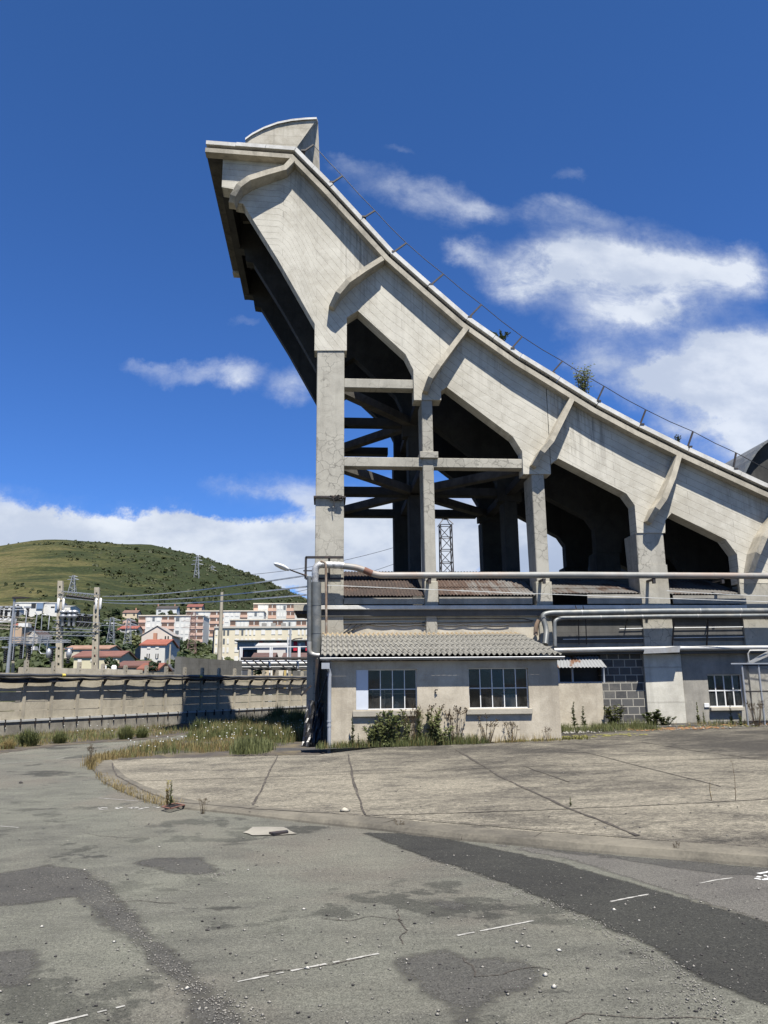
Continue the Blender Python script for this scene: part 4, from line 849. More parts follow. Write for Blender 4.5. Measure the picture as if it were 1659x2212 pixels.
b.tube([q0+Vector((-.12,0,0)), q0+Vector((-.1,-.02,-.15)), q0+Vector((-.08,-.01,-.32))], .014, 5); b.build('wire_tangle', M['steel'], cl)
lamp = thing('wall_lamp', 'white street lamp head on a thin arm at the left corner of the factory', 'lamp', U(655,1241,23.1))
MB().tube([U(660,1243,23.2), U(640,1236,23.1), U(622,1229,23.0)], .022, 6).build('arm', M['steel'], lamp)
a, c = U(624,1231,23.0), U(592,1217,22.7); d = (c-a)
b = MB(); rings = [(0, .04, .04), (.15, .07, .06), (.45, .13, .075), (.8, .12, .055), (1.0, .03, .02)]
n = 10; vs = []; sdv = d.cross(Vector((0, 0, 1))).normalized(); upd = sdv.cross(d).normalized()
for t, w_, h_ in rings: vs += [a+d*t+sdv*w_*math.cos(2*math.pi*k/n)+upd*h_*math.sin(2*math.pi*k/n) for k in range(n)]
b.add(vs, [(i*n+k, i*n+(k+1) % n, (i+1)*n+(k+1) % n, (i+1)*n+k) for i in range(4) for k in range(n)]+[tuple(range(4*n, 5*n)), tuple(reversed(range(n)))], True); b.build('lamp_head', M['white'], lamp)
# things left at the foot of the building
bp = MB(); q = [U(664,1511,20.6), U(699,1519,20.4), U(697,1616,19.9), U(652,1612,20.1)]
n = 10; vs = [];
for j in range(n+1):
    for i in range(n+1): p = q[3].lerp(q[2], i/n).lerp(q[0].lerp(q[1], i/n), j/n); vs.append(p+Vector((0, .05*math.sin(i*1.7+j*.8)+random.uniform(-.02,.02), 0)))
bp.add(vs, [(j*(n+1)+i, j*(n+1)+i+1, (j+1)*(n+1)+i+1, (j+1)*(n+1)+i) for j in range(n) for i in range(n)]); o = bp.build('plastic_sheet', M['blackcloth']); md = o.modifiers.new('t', 'SOLIDIFY'); md.thickness = .03
tag(o, 'black crinkled plastic sheeting propped at the left corner of the annex', 'sheet')
b = MB().tube([U(712,1442,20.6), U(676,1558,20.4)], .022, 6); tag(b.build('leaning_rod', M['steel']), 'thin iron rod leaning in the dark gap left of the annex', 'rod')
b = MB().beam(U(650,1503,22.5), U(672,1481,22.5), .05, .05); tag(b.build('iron_stub', M['steel']), 'short black iron arm sticking out left of the factory corner', 'bar')
b = MB().box(U(681,1500,23.2).x, U(690,1500,23.2).x, 22.9, 23.55, 0, U(681,1424,23.2).z); tag(b.build('gap_shade_box', M['steel']), 'dark box standing in for the shade in the gap between factory corner and annex', 'shaft')  # added black box: the shade of the gap as a solid colour
b = MB().tube([GA(968,1606,.03), GA(1022,1603,.03)], .035, 8); tag(b.build('blue_pipe_offcut', M['bluep']), 'bright blue plastic offcut on the ground below the annex wall', 'offcut')
# chain link cage at the right
cg = thing('mesh_cage', 'rusting chain link cage with steel posts at the right edge', 'cage', U(1640,1500,21.9))
Yc = 21.9; cx0 = U(1609,1500,Yc).x; zc0, zc1 = .42, U(1620,1437,Yc).z
for x in (cx0, U(1645,1500,Yc).x, U(1645,1500,Yc).x+.95): MB().tube([(x, Yc, zc0-.1), (x, Yc, zc1)], .03, 8).build('post', M['galv'], cg)
b = MB()
for z in (zc1, zc0+.95, zc0+.12): b.beam((cx0, Yc, z), (cx0+2.4, Yc, z), .05, .04)
b.build('rail', M['steel'], cg)
b = MB(); H = zc1-zc0; st = .075; k = -H
while k < 2.4:
    for sg in (1, -1):
        x0, z0_, x1, z1_ = (cx0+k, zc0, cx0+k+H, zc1) if sg == 1 else (cx0+k, zc1, cx0+k+H, zc0)
        if x0 < cx0: z0_ += (cx0-x0)*sg; x0 = cx0
        if x1 > cx0+2.4: z1_ -= (x1-cx0-2.4)*sg; x1 = cx0+2.4
        if x1 > x0: b.tube([(x0, Yc+.02*sg*.3, z0_), (x1, Yc+.02*sg*.3, z1_)], .0045, 3, cap=False)
    k += st
b.build('wire_mesh', M['meshwire'], cg)
MB().hexa([(cx0-.35, Yc-.06, zc1+.03), (cx0+2.6, Yc-.06, zc1+.02), (cx0+2.6, Yc+.2, zc1+.03), (cx0-.2, Yc+.2, zc1+.04), (cx0-.35, Yc-.06, zc1+.06), (cx0+2.6, Yc-.06, zc1+.05), (cx0+2.6, Yc+.2, zc1+.06), (cx0-.2, Yc+.2, zc1+.07)]).build('cage_roof', M['galv'], cg)
b = MB().beam(U(1612,1434,22.4), U(1672,1402,22.4), .07, .05); b.beam(U(1622,1432,22.6), U(1672,1410,22.6), .05, .05); b.tube([U(1618,1434,22.3), U(1616,1412,22.3), U(1620,1405,22.3), U(1672,1405,22.3)], .025, 6); b.build('roof_strut', M['alu'], cg)
# vaulted hall roof far behind the low end of the ramp
YH = 46.0
hp = [(1596,1040),(1604,1022),(1614,1001),(1628,980),(1642,966),(1658,955),(1690,940),(1730,930),(1780,927),(1840,935),(1900,955),(1950,990),(1990,1050)]
H0 = [U(x, y, YH) for x, y in hp]; hall = thing('vaulted_hall', 'dark grey barrel vaulted hall rising behind the low end of the ramp', 'hall', (H0[6].x, YH, 0))
MB().prism([(p.x, p.z) for p in H0]+[(H0[-1].x, 0), (H0[0].x, 0)], YH, YH+30).build('gable_wall', M['innercon'], hall)
b = MB()
for p, q in zip(H0[:-1], H0[1:]): d = (q-p).normalized(); n_ = Vector((-d.z, 0, d.x)); b.hexa([p-n_*.0+Vector((0,-.5,0)), q+Vector((0,-.5,0)), q+Vector((0,30,0)), p+Vector((0,30,0)), p+n_*.14+Vector((0,-.5,0)), q+n_*.14+Vector((0,-.5,0)), q+n_*.14+Vector((0,30,0)), p+n_*.14+Vector((0,30,0))])
b.build('roof', M['pipegrey'], hall)
# ------------------------------------------------------------------ boundary fence on the left
FA, FB = G(0, 1590), G(660, 1545); fd = (FB-FA).normalized(); fn = Vector((fd.y, -fd.x, 0)); LF = (FB-FA).length
def fp(s, off=0.0, z=0.0): p = FA+fd*s+fn*off; return Vector((p.x, p.y, z))
fence = thing('concrete_fence', 'long precast concrete panel fence on a stained plinth along the left road', 'fence', fp(8))
S0, S1, NB = -7.6, LF+5.6, 27; bay = (S1-S0)/NB
def fbox(b, s0, s1, o0, o1, z0, z1): return b.hexa([fp(s0,o1,z0), fp(s1,o1,z0), fp(s1,o0,z0), fp(s0,o0,z0), fp(s0,o1,z1), fp(s1,o1,z1), fp(s1,o0,z1), fp(s0,o0,z1)])
fbox(MB(), S0, S1, -.2, .10, -.3, .46).build('plinth', M['plinth'], fence)
b = MB()
fbox(b, S0, S1, .02, .135, .462, .53); b.build('plinth_cap', M['cap'], fence)
s = S0+.2
while s < S1: fbox(MB(), s, s+.03, .1, .16, .30, .56).build('cap_clip', M['steel'], fence); s += .62
for i in range(NB):
    b = MB(); s = S0+i*bay; zt = .5
    for k in range(5): o_ = random.uniform(-.012, .012); fbox(b, s+.05, s+bay-.05, -.06+o_, .0+o_, zt+.018, zt+.332); zt += .338
    b.build('panel', M['fence'], fence)
for i in range(NB+1):
    s = S0+i*bay; b = MB(); dt = random.uniform(-.04, .04); top = 2.68-.010*(s-S0)+dt
    fbox(b, s-.06, s+.06, -.07, .06, .46, 2.18)
    z = 2.18                      # ladder-like head with through holes
    fbox(b, s-.06, s-.022, -.07, .06, z, top); fbox(b, s+.022, s+.06, -.07, .06, z, top)
    while z < top-.07: fbox(b, s-.022, s+.022, -.068, .058, z, z+.085); z += .135
    fbox(b, s-.022, s+.022, -.07, .06, top-.06, top+.03)
    b.build('post', M['fencepost'], fence)
duct = thing('cable_duct', 'sagging dark cable ducts strapped to brackets along the fence top', 'duct', fp(8, .3, 2))
def runp(off, z, sg, ph): 
    out = []
    for i in range(NB):
        for t in (0, .33, .66): s = S0+(i+t)*bay; out.append(fp(s, off+.012*math.sin(s*1.7+ph), z-sg*4*t*(1-t)+.012*math.sin(s*.9+ph)))
    return out
MB().tube(runp(.20, 2.10, .018, 0), .055, 8).build('duct', M['cable'], duct); MB().tube(runp(.14, 2.00, .04, 2), .045, 8).build('duct', M['black'], duct); MB().tube(runp(.23, 2.01, .05, 1), .028, 6).build('duct', M['black'], duct)
for i in range(NB+1):
    s = S0+i*bay; b = MB(); b.hexa([fp(s+.015,.06,1.72), fp(s+.045,.06,1.72), fp(s+.045,.24,1.93), fp(s+.015,.24,1.93), fp(s+.015,.06,1.95), fp(s+.045,.06,1.95), fp(s+.045,.24,1.95), fp(s+.015,.24,1.95)]); b.build('bracket', M['steel'], duct)
b = MB(); vs = []; n = 90
for i in range(n+1):
    s = S0+i*(11.5/n); sgx = abs(math.sin((s-S0)/bay*math.pi)); dep = (.10+.02*sgx+.04*math.sin(s*.9+1))*(1 if s < 2 else max(.15, 1-(s-2)/4)); vs += [fp(s, .20+.02*math.sin(s*5), 1.97-.02*sgx), fp(s, .21+.02*math.sin(s*4), 1.97-dep)]
b.add(vs, [(2*i, 2*i+2, 2*i+3, 2*i+1) for i in range(n)]); b.build('netting', M['blackcloth'], duct)
for s in (-7.6+bay*8.2, LF*.52): 
    b = MB().tube([fp(s, .20, 2.10), fp(s+.14, .20, 2.10)], .068, 8); b.build('yellow_tape', M['yellow'], duct)
b = MB(); s = 4.5
while s < 17: b.tube(sag(fp(s, .08, 1.55), fp(s+bay*2, .08, 1.55), .12, 6), .012, 4); s += bay*2
tag(b.build('loose_cable', M['black']), 'thin black cable looping below the ducts on the fence panels', 'cable')
# walls just behind the fence
a, c = U(397, 1420, 40.0), U(523, 1428, 44.5); dv = Vector((c.x-a.x, c.y-a.y, 0)).normalized(); nv = Vector((dv.y, -dv.x, 0))
b = MB(); p = [Vector((a.x, a.y, 0)), Vector((c.x, c.y, 0)), Vector((c.x, c.y, 0))-nv*.25, Vector((a.x, a.y, 0))-nv*.25]
b.hexa(p+[Vector((q.x, q.y, zz)) for q, zz in zip(p, (a.z, c.z, c.z, a.z))]); q = Vector((a.x, a.y, 0)); b.hexa([q-dv*.30+nv*.12, q+nv*.12, q-nv*.3, q-nv*.3-dv*.30]+[v+Vector((0,0,a.z+.03)) for v in (q-dv*.30+nv*.12, q+nv*.12, q-nv*.3, q-nv*.3-dv*.30)])
tag(b.build('board_marked_wall', M['wallgrey']), 'tall grey board-marked concrete wall standing just behind the fence', 'wall')
def lowwall(name, label, x0, x1, y0, y1, Y0, Y1, m):
    a, c = U(x0, y0, Y0), U(x1, y1, Y1); b = MB(); b.hexa([(a.x,a.y,0),(c.x,c.y,0),(c.x+.1,c.y+.2,0),(a.x+.1,a.y+.2,0),(a.x,a.y,a.z),(c.x,c.y,c.z),(c.x+.1,c.y+.2,c.z),(a.x+.1,a.y+.2,a.z)]); tag(b.build(name, m), label, 'wall')
lowwall('block_wall', 'pale block wall behind the fence below the concrete gantry posts', 40, 302, 1441, 1447, 34.5, 41, M['facade'])
lowwall('block_wall', 'low pale wall behind the fence between white house and concrete wall', 302, 400, 1454, 1450, 41, 44, M['plinth'])
lowwall('block_wall', 'short weathered wall behind the fence by the factory corner', 632, 664, 1449, 1448, 52, 53, M['wallgrey'])

# ------------------------------------------------------------------ hill and terrain
RID = [(-700,1210),(-300,1190),(0,1178),(60,1167),(150,1163),(240,1173),(330,1181),(430,1201),(500,1226),(580,1256),(660,1291),(760,1330),(900,1365),(1200,1400),(2500,1440)]
ru = [ray(x, y).x/ray(x, y).y for x, y in RID]; rz = [U(x, y, 900).z for x, y in RID]
fy = [0,52,110,170,260,330,420,600,750,900,1000,1300]; fz = [0,0,.018,.042,.088,.165,.26,.52,.79,1.0,1.02,.7]
def nz(x, y): return math.sin(x*.021+y*.013)*.5+math.sin(x*.047-y*.031+1.3)*.3+math.sin(x*.11+y*.083)*.2
def TZ(x, y):
    if y < 52: return -0.05
    H_ = interp(x/y, ru, rz); k = min(1, max(0, (y-300)/200))
    return H_*interp(y, fy, fz)+nz(x, y)*(0.35+2.2*k)*min(1, (y-52)/40)-.05
ys_ = [50+1.5*i for i in range(20)]+[80+4*i for i in range(45)]+[260+8*i for i in range(45)]+[620+14*i for i in range(49)]
us_ = np.linspace(-1.1, 0.9, 150); vs, fs = [], []
for y in ys_:
    for u_ in us_: vs.append((u_*y, y, TZ(u_*y, y)))
m_ = len(us_)
for j in range(len(ys_)-1):
    for i in range(m_-1): fs.append((j*m_+i, j*m_+i+1, (j+1)*m_+i+1, (j+1)*m_+i))
def hillm(t):
    p = t.pos; n1 = t.noise(t.mapping(p, sc=(.8, .8, 3.2)), .016, 8, .66, .8); n2 = t.noise(t.mapping(p, sc=(.5, 1, 2.5)), .05, 7, .68); n3 = t.noise(p, .35, 5, .7); sx_ = t.n('ShaderNodeSeparateXYZ', i={0: p}).outputs
    u_ = t.m('DIVIDE', sx_[0], sx_[1]); k = t.m('ADD', t.m('ADD', t.m('MULTIPLY', n1, .6), t.m('MULTIPLY', n2, .55)), t.mapr(u_, -.45, -.12, .06, -.20))
    cl = t.mix(t.mapr(k, .44, .66, 0, 1, True), (.024, .032, .012), (.066, .066, .024))
    cl = t.mix(t.mapr(k, .57, .72, 0, .75), cl, (.105, .088, .040))
    cl = t.mix(.8, cl, t.mix(t.mapr(n3, .35, .65), .5, 1.5), 'MULTIPLY'); setp(t, c=cl, r=.95, s=.1); bump(t, n3, .6, 1.5)
M['hill'] = mat('hillside', hillm)
o = MB().add(vs, fs, True).build('hill', M['hill']); tag(o, kind='structure')
def hit(x, y):                    # where the sight line meets the terrain
    v = ray(x, y); t0 = 52/v.y; t = t0
    while t < 1200/v.y:
        p = v*t
        if p.z+EYE <= TZ(p.x, p.y): return Vector((p.x, p.y, p.z+EYE))
        t += 1.5/v.y if t*v.y < 300 else 4/v.y
    return None
# leaf clump prototypes
def crown(n, shape, seed, leaf=.075):
    rnd = random.Random(seed); b = MB(); lobes = []
    for _ in range(11):
        a, h_ = rnd.uniform(0, 6.28), rnd.uniform(.28, .86); w_ = {'round': .30*math.sin(min(1, h_+.06)*3.0)**.7, 'cone': .30*(1.02-h_), 'column': .085, 'loose': .30*math.sin(h_*3.0)}[shape]
        lobes.append((Vector((math.cos(a)*w_*.75, math.sin(a)*w_*.75, h_)), rnd.uniform(.10, .20)*(.55 if shape in ('column', 'cone') else 1)))
    for k in range(n):
        c, r_ = rnd.choice(lobes); d = Vector((rnd.gauss(0, 1), rnd.gauss(0, 1), rnd.gauss(0, .8))).normalized(); q = c+d*r_*rnd.uniform(.55, 1.05)
        if shape == 'column': q = Vector((rnd.uniform(-.07, .07)*(1.1-q.z), rnd.uniform(-.07, .07)*(1.1-q.z), rnd.uniform(.05, 1)))
        nn = (d+Vector((rnd.uniform(-.8,.8), rnd.uniform(-.8,.8), rnd.uniform(-.3,1)))).normalized(); a = nn.orthogonal().normalized()*leaf*rnd.uniform(.6, 1.3); e = nn.cross(a)*rnd.uniform(.5, .9)
        b.add([q-a-e*.4, q+a*.2-e, q+a+e*.3, q-a*.1+e], [(0,1,2,3)])
    return b
def tree_proto(shape, m, seed, n, leaf):
    r = thing('tree', 'x', 'tree'); crown(n, shape, seed, leaf).build('crown', m, r)
    MB().tube([(0,0,-.15), (.01,0,.2), (-.01,.01,.55)], .022, 6, True, .008).build('trunk', M['trunk'], r); return r
TP = {}
for k, (sh_, m, n, lf) in {'round': ('round', M['leaf'], 520, .075), 'dark': ('round', M['leafdark'], 520, .075), 'olive': ('loose', M['leafolive'], 420, .07), 'cone': ('cone', M['leafdark'], 420, .06), 'column': ('column', M['leafdark'], 300, .05)}.items():
    TP[k] = [tree_proto(sh_, m, 11*i+len(k), n, lf) for i in range(2)]
LAB = {'round': 'green rounded tree', 'dark': 'dark green dense tree', 'olive': 'pale olive loose tree', 'cone': 'dark conical conifer', 'column': 'slim dark cypress'}
used = set()
def tree(x, y, h, kind, where, wide=1.0, Y=None):
    p = hit(x, y) if Y is None else U(x, y, Y)
    if p is None: return
    i = random.randrange(2); o = TP[kind][i]
    if o.name in used: o = copy_tree(o)
    else: used.add(o.name)
    s = h/FPX*p.y; o.location = (p.x, p.y, p.z-.05*s); o.scale = (s*wide, s*wide, s); o.rotation_euler.z = random.uniform(0, 6.28); o.name = {'cone': 'conifer', 'column': 'cypress'}.get(kind, 'tree')
    tag(o, LAB[kind]+' '+where, 'tree', 'trees among the houses below the hill' if kind != 'column' else None)
W1, W2, W3, W4 = 'behind the substation left of the tall gantry posts', 'between the gantry posts and the white house', 'right of the tall white house', 'beside the houses at the foot of the hill'
for q in ((100,1408,62),(78,1400,66),(60,1436,48),(128,1424,52),(88,1432,44),(150,1418,42),(112,1436,30),(165,1400,40),(45,1392,38),(20,1410,40)): tree(*q, random.choice(['dark','dark','round']), W1, 1.25)
for q in ((228,1392,48),(246,1402,54),(265,1386,46),(280,1402,48),(240,1424,40),(268,1430,44),(288,1416,50),(222,1412,36),(258,1366,30),(292,1384,34),(252,1444,24),(215,1366,24)): tree(*q, random.choice(['dark','round','dark','olive']), W2, 1.3)
for q in ((374,1416,42),(392,1428,40),(412,1420,42),(432,1428,42),(402,1400,30),(370,1394,30),(424,1394,28),(446,1432,34),(384,1436,30),(366,1436,30),(420,1440,24)): tree(*q, random.choice(['round','dark','round','olive']), W3, 1.35)
for q in ((300,1346,18),(318,1350,22),(345,1346,26),(372,1344,28),(392,1338,20),(232,1342,20),(205,1345,22),(250,1332,18),(180,1340,20),(330,1330,14),(275,1325,14),(420,1312,16),(395,1310,14)): tree(*q, random.choice(['dark','round']), W4, 1.4)
tree(449,1372,34,'dark','in front of the pale apartment blocks beside the tall pole',1.1); tree(590,1372,17,'olive','on the flat roof line of the cream apartment block',1.9)
tree(492,1428,46,'column','against the cream apartment block',1.0); tree(486,1430,24,'round','at the foot of the cream apartment block',1.6); tree(511,1430,14,'dark','at the foot of the cream block beside the cypress',1.6)
tree(386,1452,46,'cone','with drooping pale tips by the concrete wall',1.5, 62); tree(330,1452,26,'dark','palm-like by the fence below the white house',1.3, 62); tree(240,1448,30,'dark','behind the fence beside two white tanks',1.3, 62); tree(640,1458,24,'dark','below the pipe rack beside the factory corner',1.6,66); tree(560,1460,22,'dark','below the pipe rack beside the concrete wall',1.8,66)
for k in TP:
    for o in TP[k]:
        if o.name == 'tree' or o['label'] == 'x':
            if o['label'] == 'x':
                for ch in list(children(o)): bpy.data.objects.remove(ch)
                bpy.data.objects.remove(o)
M['leafhill'] = leafmat('hill_foliage', (0.040, 0.050, 0.018), (0.072, 0.082, 0.030), .3)
# wooded slope: one mass of small crowns
b = MB(); rnd = random.Random(5); cnt = 0
while cnt < 4200:
    u_ = rnd.uniform(-.66, .05); y = rnd.uniform(290, 930)
    if y < 430 and rnd.random() < .55: continue
    dn = .02+.35*math.sin(u_*23+y*.011)+(u_+.34)*3.8+.35*math.sin(y*.05+u_*60)
    if y < 420: dn += .5
    if rnd.random() > dn*.55: continue
    x = u_*y; z = TZ(x, y); r_ = rnd.choice([.6, .8, 1.0, 1.3, 1.9])*rnd.uniform(.8, 1.25)*(1.0 if y < 600 else 1.1); cnt += 1
    for k in range(7):
        d = Vector((rnd.gauss(0, 1), rnd.gauss(0, 1), abs(rnd.gauss(0, .7)))).normalized(); q = Vector((x, y, z+r_*.15))+d*r_*.62; a = (d+Vector((rnd.uniform(-.6,.6), rnd.uniform(-.6,.6), rnd.uniform(-.3,.6)))).normalized(); e = a.orthogonal().normalized()*r_*rnd.uniform(.4, .7); f_ = a.cross(e)
        b.add([q-e-f_*.4, q+e*.3-f_, q+e+f_*.3, q-e*.2+f_], [(0,1,2,3)])
tag(b.build('hillside_wood', M['leafhill']), kind='stuff')

# ------------------------------------------------------------------ houses and apartment blocks
RC = {}
def colmat(c, kind='wall'):
    k = (c, kind)
    if k not in RC: RC[k] = simple(('wall_' if kind == 'wall' else 'roof_')+c, ((lambda v: tuple(q*w_ for q, w_ in zip(v, (.98, .95, .90))) ) if kind == 'wall' else (lambda v: tuple((q*.72+sum(v)/3*.28)*.62 for q in v)))(sr(c)), .8, 0, .10 if kind == 'wall' else .25, .25 if kind == 'wall' else .8)
    return RC[k]
WIN, BAL, DK = colmat('e8e8e4'), colmat('6e5a50'), colmat('2c2f33')
def part_boxes(name, boxes, m, parent, protos={}):
    for bx in boxes: MB().box(*bx).build(name, m, parent)
def apartment(label, x0, x1, yt, yb, Y, rows, pat, wall, accent, roof='ddd6c8', slab=True, depth=12):
    a, c = U(x0, yt, Y), U(x1, yt, Y); zb = U((x0+x1)/2, yb, Y).z; zt = a.z; t = thing('apartment_block', label, 'apartments', (a.x, Y, zb))
    MB().box(a.x, c.x, Y, Y+depth, zb-5, zt).build('wall', colmat(wall), t); MB().box(a.x-.15, c.x+.15, Y-.2, Y+depth, zt, zt+.35).build('roof', colmat(roof), t)
    wt = {'w': 1.5, 's': 1.0, 'B': 3.4, 'b': 1.8, 'v': .9, '.': .8}; tot = sum(wt[q] for q in pat); sc = (c.x-a.x)/tot; h_ = (zt-zb)/rows; x = a.x; first = {}
    for ch in pat:
        wv = wt[ch]*sc
        for r_ in range(rows):
            z0 = zt-h_*(r_+1)
            if ch in 'ws': kind, bx = 'window', (x+wv*.2, x+wv*.8, Y-.06, Y+.02, z0+h_*.25, z0+h_*.78); m = WIN if random.random() < .9 else colmat('6a7076')
            elif ch == 'v': kind, bx = 'window', (x+wv*.25, x+wv*.75, Y-.06, Y+.02, z0+h_*.2, z0+h_*.8); m = random.choice([WIN, WIN, colmat('60666c'), WIN])
            elif ch in 'Bb':
                kind, bx = 'balcony', (x, x+wv, Y-.16, Y+.02, z0+h_*.02, z0+h_*.45); m = colmat(accent)
                for k in range(2 if ch == 'B' else 1):
                    n_ = 2 if ch == 'B' else 1; MB().box(x+wv*(k/n_+.04), x+wv*((k+1)/n_-.04), Y-.05, Y+.02, z0+h_*.45, z0+h_*.93).build('loggia', BAL, t)
            else: continue
            o = MB().box(*bx).build(kind, m, t)
        x += wv
    return t
apartment('upper white and grey apartment block with brick chimneys at the wood edge', 548, 690, 1305, 1352, 285, 3, 'bwswBwswBwswBws', 'd6d8d4', 'd2b09c')
apartment('white apartment block behind the tall pole with peach balconies', 402, 570, 1321, 1375, 275, 4, 'bwswBwswbwsw', 'dcdedb', 'd6b4a0')
apartment('long white apartment block with peach balconies right of the tall pole', 497, 690, 1340, 1378, 235, 2, 'bwswBwswBwswBwsw', 'd8dad6', 'd4b29e')
apartment('white apartment block with peach balconies left of the lattice mast', 300, 440, 1331, 1402, 250, 5, 'bwswBwswB', 'd8dad8', 'd8b8a8')
t = apartment('cream apartment block with grey gable end above the concrete wall', 464, 700, 1357, 1432, 165, 4, 'v.vv.wvvvv.w.ww.w.vvvv.vv', 'e2dac2', 'aaa49c', 'c2bfb8')
a = U(446, 1357, 170); c = U(464, 1357, 165); zb = U(455,1432,165).z-4; MB().hexa([(a.x,180,zb),(c.x-.05,165,zb),(c.x-.05,176,zb),(a.x+.1,186,zb),(a.x,180,c.z),(c.x-.05,165,c.z),(c.x-.05,176,c.z),(a.x+.1,186,c.z)]).build('gable_wall', colmat('96897d'), t)
for q in (570, 590, 612): 
    p = U(q, 1356, 168); MB().box(p.x-.5, p.x+.5, 168, 169, p.z, p.z+1).build('roof_vent', colmat('8a8a88'), t)
t = thing('grey_modern_block', 'modern grey block with red window panels in front of the cream apartments', 'building', U(590,1425,120)); a, c = U(513,1378,120), U(700,1378,120); z1, z2, z3 = U(560,1385,120).z, U(560,1403,120).z, U(560,1432,120).z
MB().box(a.x, c.x, 120, 130, z2, z1).build('upper_wall', colmat('a3a6aa'), t); MB().hexa([(a.x-.4,119.4,z1),(c.x,119.4,z1),(c.x,131,z1+.1),(a.x-.4,131,z1+.1),(a.x-.4,119.4,z1+.15),(c.x,119.4,z1+.15),(c.x,128,a.z),(a.x-.4,128,a.z)]).build('roof', colmat('50565c'), t); MB().box(a.x+.3, c.x, 120.6, 130, z3-3, z2).build('lower_wall', colmat('4b4f57'), t)
for x in (560, 597, 634, 660): p, q = U(x, 1390, 119.9), U(x+8, 1400, 119.9); MB().box(p.x, q.x, 119.85, 120.02, q.z-.4, p.z+.3).build('red_panel', colmat('c2203a'), t)
for x in (549, 574, 585, 613, 624, 645): p, q = U(x, 1390, 119.9), U(x+5, 1396, 119.9); MB().box(p.x, q.x, 119.9, 120.02, q.z, p.z).build('window', WIN, t)
for x in (516, 535, 600, 640): p, q = U(x, 1406, 120.5), U(x+10, 1420, 120.5); MB().box(p.x, q.x, 120.45, 120.62, q.z, p.z).build('window', colmat('8a2436') if x in (516, 640) else DK, t)
def house(label, x0, x1, ye, yr, yb, Y, wall, roof, wins=(), gable=False, chim=(), depth=8.0):
    a, c = U(x0, ye, Y), U(x1, ye, Y); zb = U((x0+x1)/2, yb, Y).z; zr = U((x0+x1)/2, yr, Y+(0 if gable else depth/2)).z; t = thing('house', label, 'house', ((a.x+c.x)/2, Y, zb)); ze = a.z; o_ = .25
    if gable:
        xm = (a.x+c.x)/2; MB().prism([(a.x, zb-4), (c.x, zb-4), (c.x, ze), (xm, zr-.1), (a.x, ze)], Y, Y+depth).build('wall', colmat(wall), t); b = MB()
        for (x_, s_) in ((a.x, -1), (c.x, 1)): b.hexa([(x_+s_*.4, Y-.12, ze-.25), (xm, Y-.12, zr-.02), (xm, Y+depth+.3, zr-.02), (x_+s_*.4, Y+depth+.3, ze-.25), (x_+s_*.4, Y-.12, ze-.15), (xm, Y-.12, zr+.08), (xm, Y+depth+.3, zr+.18), (x_+s_*.4, Y+depth+.3, ze-.05)])
        b.build('roof', colmat(roof, 'roof'), t)
    else:
        MB().box(a.x, c.x, Y, Y+depth, zb-4, ze).build('wall', colmat(wall), t); b = MB(); zr = max(zr, ze+.6)
        b.hexa([(a.x-o_, Y-.15, ze-.1), (c.x+o_, Y-.15, ze-.1), (c.x+o_, Y+depth/2, zr-.15), (a.x-o_, Y+depth/2, zr-.15), (a.x-o_, Y-.15, ze+.06), (c.x+o_, Y-.15, ze+.06), (c.x+o_, Y+depth/2, zr), (a.x-o_, Y+depth/2, zr)])
        b.hexa([(a.x-o_, Y+depth/2, zr-.15), (c.x+o_, Y+depth/2, zr-.15), (c.x+o_, Y+depth+.4, ze-.1), (a.x-o_, Y+depth+.4, ze-.1), (a.x-o_, Y+depth/2, zr), (c.x+o_, Y+depth/2, zr), (c.x+o_, Y+depth+.4, ze+.06), (a.x-o_, Y+depth+.4, ze+.06)]); b.build('roof', colmat(roof, 'roof'), t)
        b = MB(); xm = Y+depth/2
        for x_ in (a.x+.02, c.x-.22): b.add([(x_, Y+.1, ze), (x_, Y+depth-.1, ze), (x_, xm, zr-.15), (x_+.2, Y+.1, ze), (x_+.2, Y+depth-.1, ze), (x_+.2, xm, zr-.15)], [(0,2,1), (3,4,5), (0,1,4,3), (1,2,5,4), (2,0,3,5)])
        b.build('gable', colmat(wall), t)
    for (wx, wy, ww, wh, dk) in wins:
        p, q = U(wx, wy, Y-.05), U(wx+ww, wy+wh, Y-.05); w_ = MB().box(p.x, q.x, Y-.06, Y+.03, q.z, p.z).build('window', DK if dk else WIN, t)
        if dk == 2: MB().box(p.x+(q.x-p.x)*.35, p.x+(q.x-p.x)*.65, Y-.09, Y-.05, q.z, p.z).build('curtain', WIN, w_)
    for cx in chim: p = U(cx, yr, Y+depth/2); MB().box(p.x-.25, p.x+.25, p.y-.25, p.y+.25, p.z-1, p.z+.9).build('chimney', colmat('b58a72'), t)
    return t
house('tall narrow white house with bright orange tiled roof', 305, 357, 1393, 1381, 1432, 112, 'd6d6d2', 'b8572c', [(317,1412,6,10,2),(336,1412,6,10,2),(318,1397,7,4,0),(336,1397,7,4,0),(317,1427,6,3,0),(340,1427,8,3,1)], chim=(335,), depth=9)
MB().hexa([U(292,1432,121)-Vector((0,0,3)), U(304.5,1432,112.3)-Vector((0,0,3)), U(304.5,1432,113.3)-Vector((0,0,3)), U(292,1432,122)-Vector((0,0,3)), U(292,1402,121), U(304.5,1393,112.3), U(304.5,1393,113.3), U(292,1402,122)]).build('side_wall', colmat('6e6c6a'), [o for o in col.objects if o.get('label', '').startswith('tall narrow white house')][0])
house('pale pink gabled house front above the tall white house', 306, 372, 1372, 1352, 1392, 150, 'dccfc4', 'b8aca0', [(356,1374,2,18,1),(362,1374,2,18,1),(345,1380,5,10,1)], gable=True)
